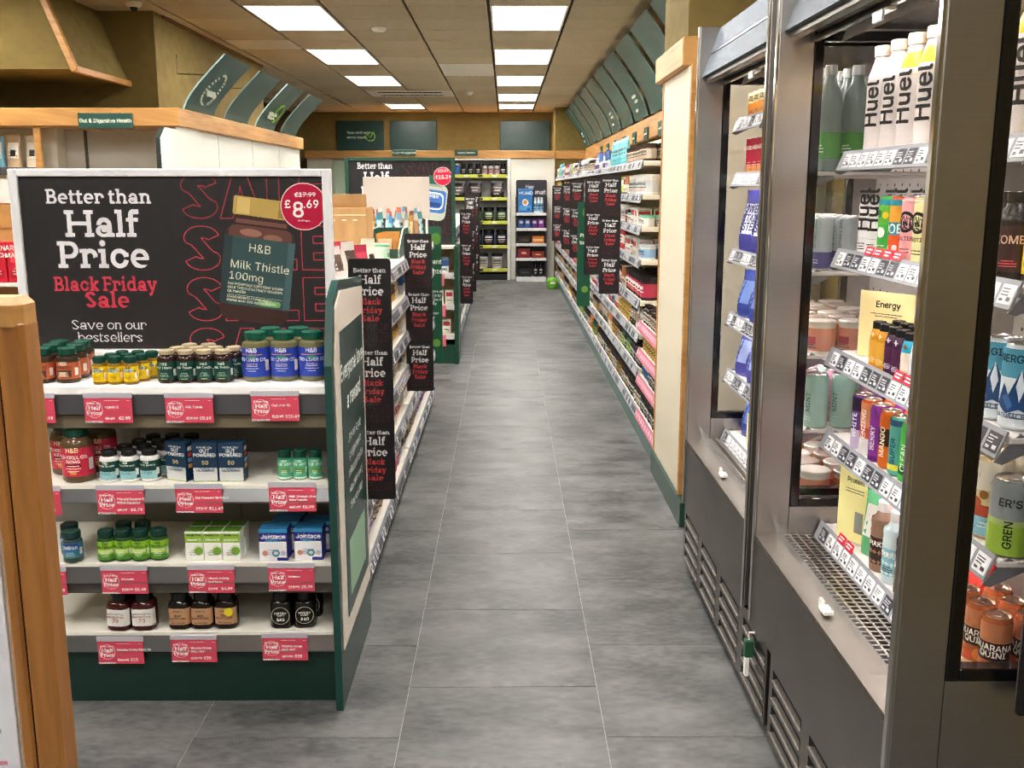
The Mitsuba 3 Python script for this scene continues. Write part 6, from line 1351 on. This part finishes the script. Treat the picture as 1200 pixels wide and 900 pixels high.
# third deck: energy card and small shots
D3 = FZ[2]
t = thing('deck_card', 'cream card headed Energy standing among the small shot bottles', 'card')
ang = np.array([[.55, -.835, 0], [.835, .55, 0], [0, 0, 1]])
b = MB(); cen = np.array([1.02, 2.665, D3 + .088]); b.obox(cen, ang, [.085, .0012, .09], '#e6d59c'); part(t, 'sheet', b.ply('matt'))
b = MB(); o = cen - ang[1] * .0018; b.flat(text2('Energy', True), o + ang[2] * .048 - ang[0] * .035, ang[0], ang[2], '#2a2622', .017)
for k, w in enumerate((.1, .07)): b.flat(tri2(sbox(-w / 2, 0, w / 2, .002)), o + ang[2] * (.03 - .007 * k), ang[0], ang[2], '#6a6048')
part(t, 'lettering', b.ply('matt'))
P_shot = {}
for nm, c, l, bc in (('amber', '#c98a1e', '#d9a03a', '#f0dca0'), ('purple', '#3a1838', '#4a2040', '#d8c8d8'), ('white', '#e8dcd0', '#c9d0d8', '#3a6a4a'), ('blue', '#2f9ab8', '#e6d9c8', '#8a5a2a')):
    P_shot[nm] = drink_bottle(.0225, .118, c, '#121214', l, neck=.62, cap_h=.16, nbars=4, lz=(.1, .6), barc=bc, lines=[('+', .16, .66, bc)])
for i, (nm, y) in enumerate((('amber', 2.56), ('amber', 2.51), ('purple', 2.455), ('purple', 2.405), ('blue', 2.35), ('white', 2.295), ('white', 2.24), ('blue', 2.185), ('blue', 2.13))):
    put('shot_bottle', P_shot[nm], f'small {nm} shot bottle with black cap, {ordi(i)} from the card on the middle deck', 'bottle', .965, y, D3 - .004, -65)
    put('shot_bottle', P_shot['blue' if i > 4 else nm], f'small shot bottle in the second row, behind the {ordi(i)} one on the middle deck', 'bottle', 1.018, y + .01, D3 - .004, -65)
P_ener = can(.039, .165, '#d6dee2', bands=[(.62, .955, '#4a93ab')], lines=[('ENERGIZING', .085, .8, '#16384e'), ('NATURAL ENERGY', .05, .15, '#24435c')], discs=[], nbars=2, barc='#5a6a7a')
b = MB()
for k, (pts, c) in enumerate((([(-1.25, .3), (-.85, .55), (-.55, .42), (0, .72), (.5, .46), (.8, .56), (1.25, .3), (.6, .2), (0, .26), (-.6, .2)], '#1d3f70'), ([(-.2, .52), (0, .73), (.2, .5), (.1, .42), (.0, .34), (-.1, .44)], '#dfe8ee'), ([(-.9, .38), (-.6, .44), (-.3, .3), (-.5, .24)], '#35639a'), ([(.5, .44), (.85, .38), (.6, .24), (.35, .3)], '#35639a'))):
    b.curved(tri2(Polygon([(x * .039, z * .165) for x, z in pts])), 0, 0, .0402 + .0002 * k, -PI / 2, 0, c)
P_ener['mountain_print'] = b.ply('satin')
put('drink_can', P_ener, 'large blue and silver can printed with mountains, seen through the near fridge window', 'can', .99, 1.878, D3 - .004, -33)
put('drink_can', can(.039, .165, '#e3dde0', bands=[(.3, .75, '#c4467c')], nbars=3, lines=[('BERRY', .08, .8, '#8a2a5a')]), 'pink and white large can beside the mountain can', 'can', 1.08, 1.86, D3 - .004, -33)
put('drink_can', P_ener, 'second blue mountain can behind the first one', 'can', .99, 1.97, D3 - .004, -40)
# second deck: slim energy cans
D2 = FZ[1]
specs = [('#5a3a78', [(.0, .35, '#b9a8c4'), (.7, .95, '#2a1a34')], 'WHITE', '#e8e4ea', 'purple and white patterned slim can'), ('#c9562f', [(.5, .95, '#d98a5a'), (0, .3, '#d6d2d0')], 'TENZING', '#e9e6e4', 'copper and red slim can'), ('#7a2f8a', [(.0, .1, '#5a1f68')], 'BERRY', '#e9d9ec', 'plain purple slim can'), ('#c9601e', [(.4, .7, '#3a2014')], 'MANGO', '#f0d9c0', 'orange and brown slim can'), ('#4f9a8c', [(.1, .2, '#d9cf4a'), (.85, .95, '#2a4a6a')], 'SUPER', '#1f3f5f', 'teal slim can with navy lettering'), ('#4aa84a', [(.15, .28, '#14602f'), (.0, .04, '#c9c9c4')], 'CLEAN', '#e4f0dc', 'bright green slim can'), ('#4aa84a', [(.15, .28, '#14602f')], 'CLEAN', '#e4f0dc', 'second bright green slim can'), ('#c9562f', [(.5, .95, '#d98a5a')], 'TENZING', '#e9e6e4', 'hidden copper slim can')]
for i, (c, bd, tx, tc, l) in enumerate(specs):
    p = can(.0275, .148, c, bands=bd, vert=(tx, .1, .2, tc), top='#e6d6c6')
    put('energy_can', p, f'{l}, {ordi(i)} from the far end of the second deck', 'can', .972, 2.66 - .068 * i, D2 - .004, -66)
    put('energy_can', p, f'{l} in the row behind, {ordi(i)} from the far end', 'can', 1.036, 2.67 - .068 * i, D2 - .004, -66)
    if i < 6: put('energy_can', p, f'{l}, third row deep, {ordi(i)} from the far end', 'can', 1.1, 2.67 - .068 * i, D2 - .004, -66)
P_gren = {**can(.042, .15, '#7f8584', bands=[(0.03, .42, '#8fae3a'), (.42, .5, '#a0b06a')], lines=[("ER'S", .1, .68, '#2a2c2c')], vert=('GREN', .1, .12, '#23261f'), slim=True)}
put('drink_can', P_gren, 'fat silver and lime can in the near fridge window, second deck from the bottom', 'can', .98, 1.85, D2 - .004, -35)
b = can(.036, .17, '#c9b48a', bands=[(.6, .95, '#e0d9c6'), (.05, .28, '#7fb0c4'), (.28, .42, '#a8432f')], discs=[(.5, .5, .3, '#5a7a3a'), (-.2, .55, .25, '#8a5a2a'), (.9, .36, .3, '#3a5a8a'), (-.6, .45, .3, '#b0502f')], nbars=2)
put('drink_can', b, 'patterned multicolour can with a white label, beside the fat silver can', 'can', .985, 1.945, D2 - .004, -40)
put('drink_can', b, 'second patterned multicolour can further in on the second deck', 'can', 1.06, 2.0, D2 - .004, -40)
# bottom deck
D1 = FZ[0]
t = thing('deck_card', 'pale yellow card leaning at the far end of the bottom deck', 'card')
b = MB(); ang = np.array([[.45, -.89, 0], [.89, .45, 0], [0, 0, 1]]); cen = np.array([.965, 2.655, D1 + .11]); b.obox(cen, ang, [.058, .0012, .108], '#e6df9a'); part(t, 'sheet', b.ply('matt'))
b = MB(); o = cen - ang[1] * .0018; b.flat(text2('Protein', True), o + ang[2] * .06 - ang[0] * .03, ang[0], ang[2], '#2a2622', .014)
for k in range(2): b.flat(tri2(sbox(-.035, 0, .035, .0022)), o + ang[2] * (.04 - .008 * k), ang[0], ang[2], '#6a6048')
b.flat(tri2(sbox(.005, -.08, .035, -.02)), o, ang[0], ang[2], '#8a8a80'); part(t, 'lettering', b.ply('matt'))
P_red = pouch(.1, .06, .17, '#c02a2a', '#d94a44', crimp='#a81f22', mat='gloss'); P_grp = pouch(.09, .05, .18, '#5fae7a', '#e6e2dc', crimp='#3f8a5a')
put('protein_pouch', P_grp, 'green topped silver pouch next to the yellow card on the bottom deck', 'pouch', 1.0, 2.56, D1 - .004, -60)
for i, y in enumerate((2.5, 2.385, 2.27, 2.155)): put('protein_pouch', P_red, f'glossy red pouch in the rear row of the bottom deck, {ordi(i)} from the yellow card', 'pouch', 1.075, y, D1 - .004, -75, s=1.12)
bt = [('#8a6a58', '#3a2620', 'brown and cream striped'), ('#c9d9dc', '#7fb4c0', 'pale blue and white'), ('#3f2a20', '#8a6a50', 'dark chocolate'), ('#d68ab0', '#e6b0c8', 'pink ridged'), ('#d68ab0', '#e6b0c8', 'second pink ridged')]
for i, (c, l, nm) in enumerate(bt):
    p = drink_bottle(.034, .185, c, '#efecea', l, lz=(.12, .5), neck=.5, cap_h=.12, nbars=3, lines=[('SHAKE', .07, .38, '#f0ece8')])
    A = MB()
    for k in range(5): A.lathe([(.0343, .02 + .026 * k), (.0352, .028 + .026 * k), (.0343, .036 + .026 * k)], c, n=16)
    p['ridges'] = A.ply('satin')
    put('shake_bottle', p, f'{nm} shake bottle with white cap, near fridge bottom deck', 'bottle', .978, 2.46 - .084 * i, D1 - .004, -62)
P_guar = can(.029, .145, '#a5552e', bands=[(.4, .66, '#2e1a17'), (.66, .93, '#b5714c'), (.08, .16, '#d9b08a')], lines=[('GUARANÁ'.replace('Á', 'A'), .085, .55, '#f0e6dc'), ('QUINI', .085, .45, '#f0e6dc')], discs=[(.3, .28, .5, '#d9803f'), (-.6, .24, .4, '#c24a2c')], top='#e6cbb8', nbars=0)
for i, (x, y) in enumerate(((.972, 1.985), (.972, 1.918), (.972, 1.851), (1.04, 1.99), (1.04, 1.922), (1.04, 1.855), (1.108, 1.93))):
    put('guarana_can', P_guar, f'copper can low in the near fridge window, {["front", "middle", "rear"][min(2, i // 3)]} row, {ORD[i % 3]} one', 'can', x, y, D1 - .004, -36)
P_dark = can(.027, .12, '#3a2f30', bands=[(.1, .14, '#8a7a70')], vert=('COFFEE', .13, .12, '#8a8084'), top='#d9c8bc')
put('drink_can', P_dark, 'short dark coffee can in front of the copper cans by the near window', 'can', 1.1, 1.828, D1 - .004, -20)

# far fridge: near end seen through the windows, far end through its opening
E1 = [.6, .85, 1.08, 1.33, 1.62, (1.825,)]
P_clr = drink_bottle(.036, .3, '#7f9088', '#c9d0cc', '#4f9a3a', lz=(.12, .37), neck=.4, cap_h=.08, mat='gloss', nbars=3, barc='#e0ecd8')
P_wat = drink_bottle(.036, .28, '#8fa3a6', '#8fa0a0', '#8fb4bc', lz=(.12, .55), neck=.4, cap_h=.1, mat='gloss', nbars=4, barc='#e6f0f2')
for i in range(12):
    c_, r_ = i % 4, i // 4
    put('water_bottle', P_clr if r_ < 2 else P_wat, f'clear bottle with {"green" if r_ < 2 else "pale blue"} label, {ORD[c_]} from the window, {ORD[r_]} row deep, far fridge', 'bottle', .942 + .079 * r_, 3.012 + .08 * c_, E1[4] - .004, -60)
for i in range(6):
    put('water_bottle', P_wat, f'pale blue labelled clear bottle, {ordi(i)} of the far fridge front row past the green ones', 'bottle', .942, 3.34 + .08 * (i % 2), E1[4] - .004, -60) if i < 2 else None
P_sil = {}
for nm, c in (('violet', '#4a4478'), ('red', '#b04a50'), ('navy', '#3a4470')):
    P_sil[nm] = can(.03, .155, '#a9b2b2', bands=[(.05, .36, c)], vert=('SPARKLING', .07, .42, '#5a6468'), nbars=2)
for i, nm in enumerate(('violet', 'violet', 'navy', 'red', 'red', 'violet', 'navy', 'red')):
    put('seltzer_can', P_sil[nm], f'silver can with {nm} base in the far fridge, {ordi(i)} from its near end', 'can', 0.943, 3.01 + .068 * i, E1[3] - .004, -60)
    put('seltzer_can', P_sil[nm], f'innermost row silver can with {nm} base, {ordi(i)} along in the far fridge', 'can', 1.086, 3.01 + .068 * i, E1[3] - .004, -60)
    put('seltzer_can', P_sil[nm], f'rear row silver can with {nm} base, {ordi(i)} along in the far fridge', 'can', 1.018, 3.01 + .068 * i, E1[3] - .004, -60)
P_cup = tub(.043, .1, '#d8d0c4', '#c9c4bc', '#c9846a', lid_h=.12, nbars=2, blob='#a83a4a'); P_cup2 = tub(.043, .1, '#b9a48a', '#8a8078', '#8a5a34', lid_h=.12, nbars=2)
for i in range(6):
    for d in (1, 2):
        put('dessert_cup', [P_cup2, P_cup][(i + d) % 2], f'clear dessert cup, {ordi(i)} along, {["second", "third"][d - 1]} row deep, third deck of the far fridge', 'cup', .958 + .1 * d, 3.02 + .106 * i, E1[2] - .004, -60)
P_mint = can(.035, .165, '#9fc4b4', vert=('MINT', .1, .3, '#5a7a70'), nbars=2); P_pk = can(.03, .165, '#c99ab4', vert=('PINK', .1, .3, '#f0e0e8'), nbars=2)
for i in range(6):
    put('dessert_cup', [P_cup, P_cup2][i % 2], f'clear dessert cup on the third deck of the far fridge, {ordi(i)} from its near end', 'cup', 0.958, 3.02 + .106 * i, E1[2] - .004, -60)
    put('drink_can', [P_mint, P_pk, P_mint][i % 3], f'{["mint green", "mauve", "mint green"][i % 3]} can on the second deck of the far fridge, {ordi(i)} from its near end', 'can', 0.953, 3.01 + .08 * i, E1[1] - .004, -60)
    put('dessert_cup', [P_cup, P_cup2, P_cup][i % 3], f'pale cup with coloured sleeve, {ordi(i)} along the far fridge bottom deck', 'cup', 0.963, 3.02 + .106 * i, E1[0] - .004, -60, s=1.12)
for i in range(6):
    for d in (1, 2):
        put('drink_can', [P_pk, P_mint, P_cup2][(i + d) % 2], f'{["mauve", "mint green"][(i + d) % 2]} can, {ordi(i)} along, {["second", "third"][d - 1]} row deep, second deck of the far fridge', 'can', .953 + .082 * d, 3.01 + .08 * i, E1[1] - .004, -60)
        put('dessert_cup', [P_cup, P_cup2][(i + d) % 2], f'pale cup, {ordi(i)} along, {["second", "third"][d - 1]} row deep, bottom deck of the far fridge', 'cup', .963 + .112 * d, 3.02 + .106 * i, E1[0] - .004, -60, s=1.08)
# far end: red boxes, orange cartons, big blue pouches
P_rbx = carton(.05, .09, .135, '#9c2036', [(.1, .9, .1, .3, '#c98a4a')], [('GINSENG', .1, .7, '#e6c9c0')], 3, '#d9a0a0'); P_obx = carton(.06, .09, .1, '#d98a2e', [(0, 1, .6, 1, '#e6d6a0'), (0, 1, 0, .2, '#2a2420')], [('ZEN', .16, .7, '#3a2a1a')], 2)
for i in range(4): put('red_carton', P_rbx, f'dark red carton with pale lettering in the far fridge, {ordi(i)} from its far window', 'box', 0.973, 3.93 - .082 * i, E1[4] - .004, -70)
for i in range(4): put('orange_carton', P_obx, f'orange and cream carton in the far fridge, {ordi(i)} from its far window', 'box', 0.973, 3.92 - .08 * i, E1[5][0] - .004, -70)
P_blp = pouch(.17, .1, .235, '#3a3a86', '#c9cbe0', lines=[('POWERS', .12, .64, '#26265a'), ('BRITAINS', .11, .5, '#26265a'), ('FASTEST', .12, .36, '#26265a')], seed=9, mat='satin'); P_nvp = pouch(.17, .1, .2, '#2f3f8a', '#5f7ab8', seed=4); P_ppc = pouch(.17, .1, .2, '#4a4a9a', '#8fa0d0', seed=5)
for i in range(2):
    put('protein_pouch', P_blp, f'large blue pouch with bold lettering in the far fridge, {["next to", "second from"][i]} its far window', 'pouch', 0.963, 3.86 - .19 * i, E1[3] - .004, -72)
    put('protein_pouch', P_nvp, f'navy pouch on the third deck of the far fridge, {["next to", "second from"][i]} its far window', 'pouch', 0.963, 3.87 - .19 * i, E1[2] - .004, -72, s=.9)
    put('protein_pouch', P_ppc, f'violet blue pouch on the second deck of the far fridge, {["next to", "second from"][i]} its far window', 'pouch', 0.963, 3.87 - .19 * i, E1[1] - .004, -72, s=.88)
    put('protein_pouch', P_nvp, f'navy pouch low in the far fridge, {["next to", "second from"][i]} its far window', 'pouch', 1.0, 3.87 - .19 * i, E1[0] - .004, -72, s=.9)
t = thing('deck_card', 'cream card at the far end of the bottom deck of the far fridge', 'card'); b = MB(); b.obox([.94, 3.665, .665], np.array([[.45, -.89, 0], [.89, .45, 0], [0, 0, 1]]), [.05, .001, .065], '#e6dcb4'); part(t, 'sheet', b.ply('matt'))
b = MB(); b.obox([.9391, 3.6632, .665], np.array([[.45, -.89, 0], [.89, .45, 0], [0, 0, 1]]), [.022, .0008, .02], '#a83a34'); part(t, 'print', b.ply('matt'))
# ================================================================ near objects
# wooden framed notice board at the left edge
t = thing('notice_board', 'oak framed standing notice board at the left edge, close to the camera', 'notice board')
YB, XR, ZT_ = 1.3, -.63, 1.43
b = MB(); b.box(XR - .038, XR, YB, YB + .05, .02, ZT_ - .03, '#a46f38', .006); part(t, 'stile', b.ply('upright_wood'), 'oak stile')
b = MB(); b.box(XR - .06, XR - .041, YB + .004, YB + .045, .02, ZT_ - .06, '#b98450', .006); part(t, 'inner_bead', b.ply('upright_wood'), 'rounded oak inner bead')
b = MB(); b.box(XR - .042, XR - .0375, YB + .008, YB + .04, .02, ZT_ - .06, '#2a1a0e'); part(t, 'groove', b.ply('matt'))
b = MB(); b.box(XR - .72, XR, YB - .002, YB + .052, ZT_ - .048, ZT_, '#a46f38', .01); part(t, 'top_rail', b.ply('wood'), 'oak top rail')
b = MB(); b.box(XR - .72, XR - .672, YB, YB + .05, .02, ZT_ - .048, '#a46f38', .006); part(t, 'stile', b.ply('upright_wood'), 'oak stile')
b = MB(); b.box(XR - .672, XR - .05, YB, YB + .05, .02, .1, '#a46f38', .006); part(t, 'bottom_rail', b.ply('wood'), 'oak bottom rail')
b = MB(); b.box(XR - .672, XR - .055, YB + .028, YB + .036, .1, ZT_ - .048, '#b5ab9a'); part(t, 'board', b.ply('satin'), 'pale grey backing board')
b = MB(); b.box(XR - .6, XR - .074, YB + .024, YB + .027, .15, 1.09, '#e4e6ee'); part(t, 'paper', b.ply('matt'), 'white paper sheet')
b = MB()
for k in range(9): b.box(XR - .13, XR - .1 + .004 * (k % 3), YB + .0232, YB + .024, 1.0 - .05 * k, 1.006 - .05 * k, '#c98a9a' if k % 4 == 1 else '#a9adb8')
part(t, 'print', b.ply('matt'))
b = MB(); b.box(XR - .7, XR - .02, YB - .1, YB + .16, 0, .02, '#7a5230', .004); part(t, 'foot', b.ply('wood'))
# black fin hung on the near fridge window, mostly outside the picture
fin(.95, 1.11, 1.715, .6, 1.5, 'black sale fin hanging on the near side of the close fridge, at the right edge')
b = MB(); b.box(.975, .985, 1.722, 1.762, 1.3, 1.32, '#1a1a1c'); part('shelf_fin_' + '010' if False else [k for k in labels if k.startswith('shelf_fin')][-1], 'bracket', b.ply('satin'))
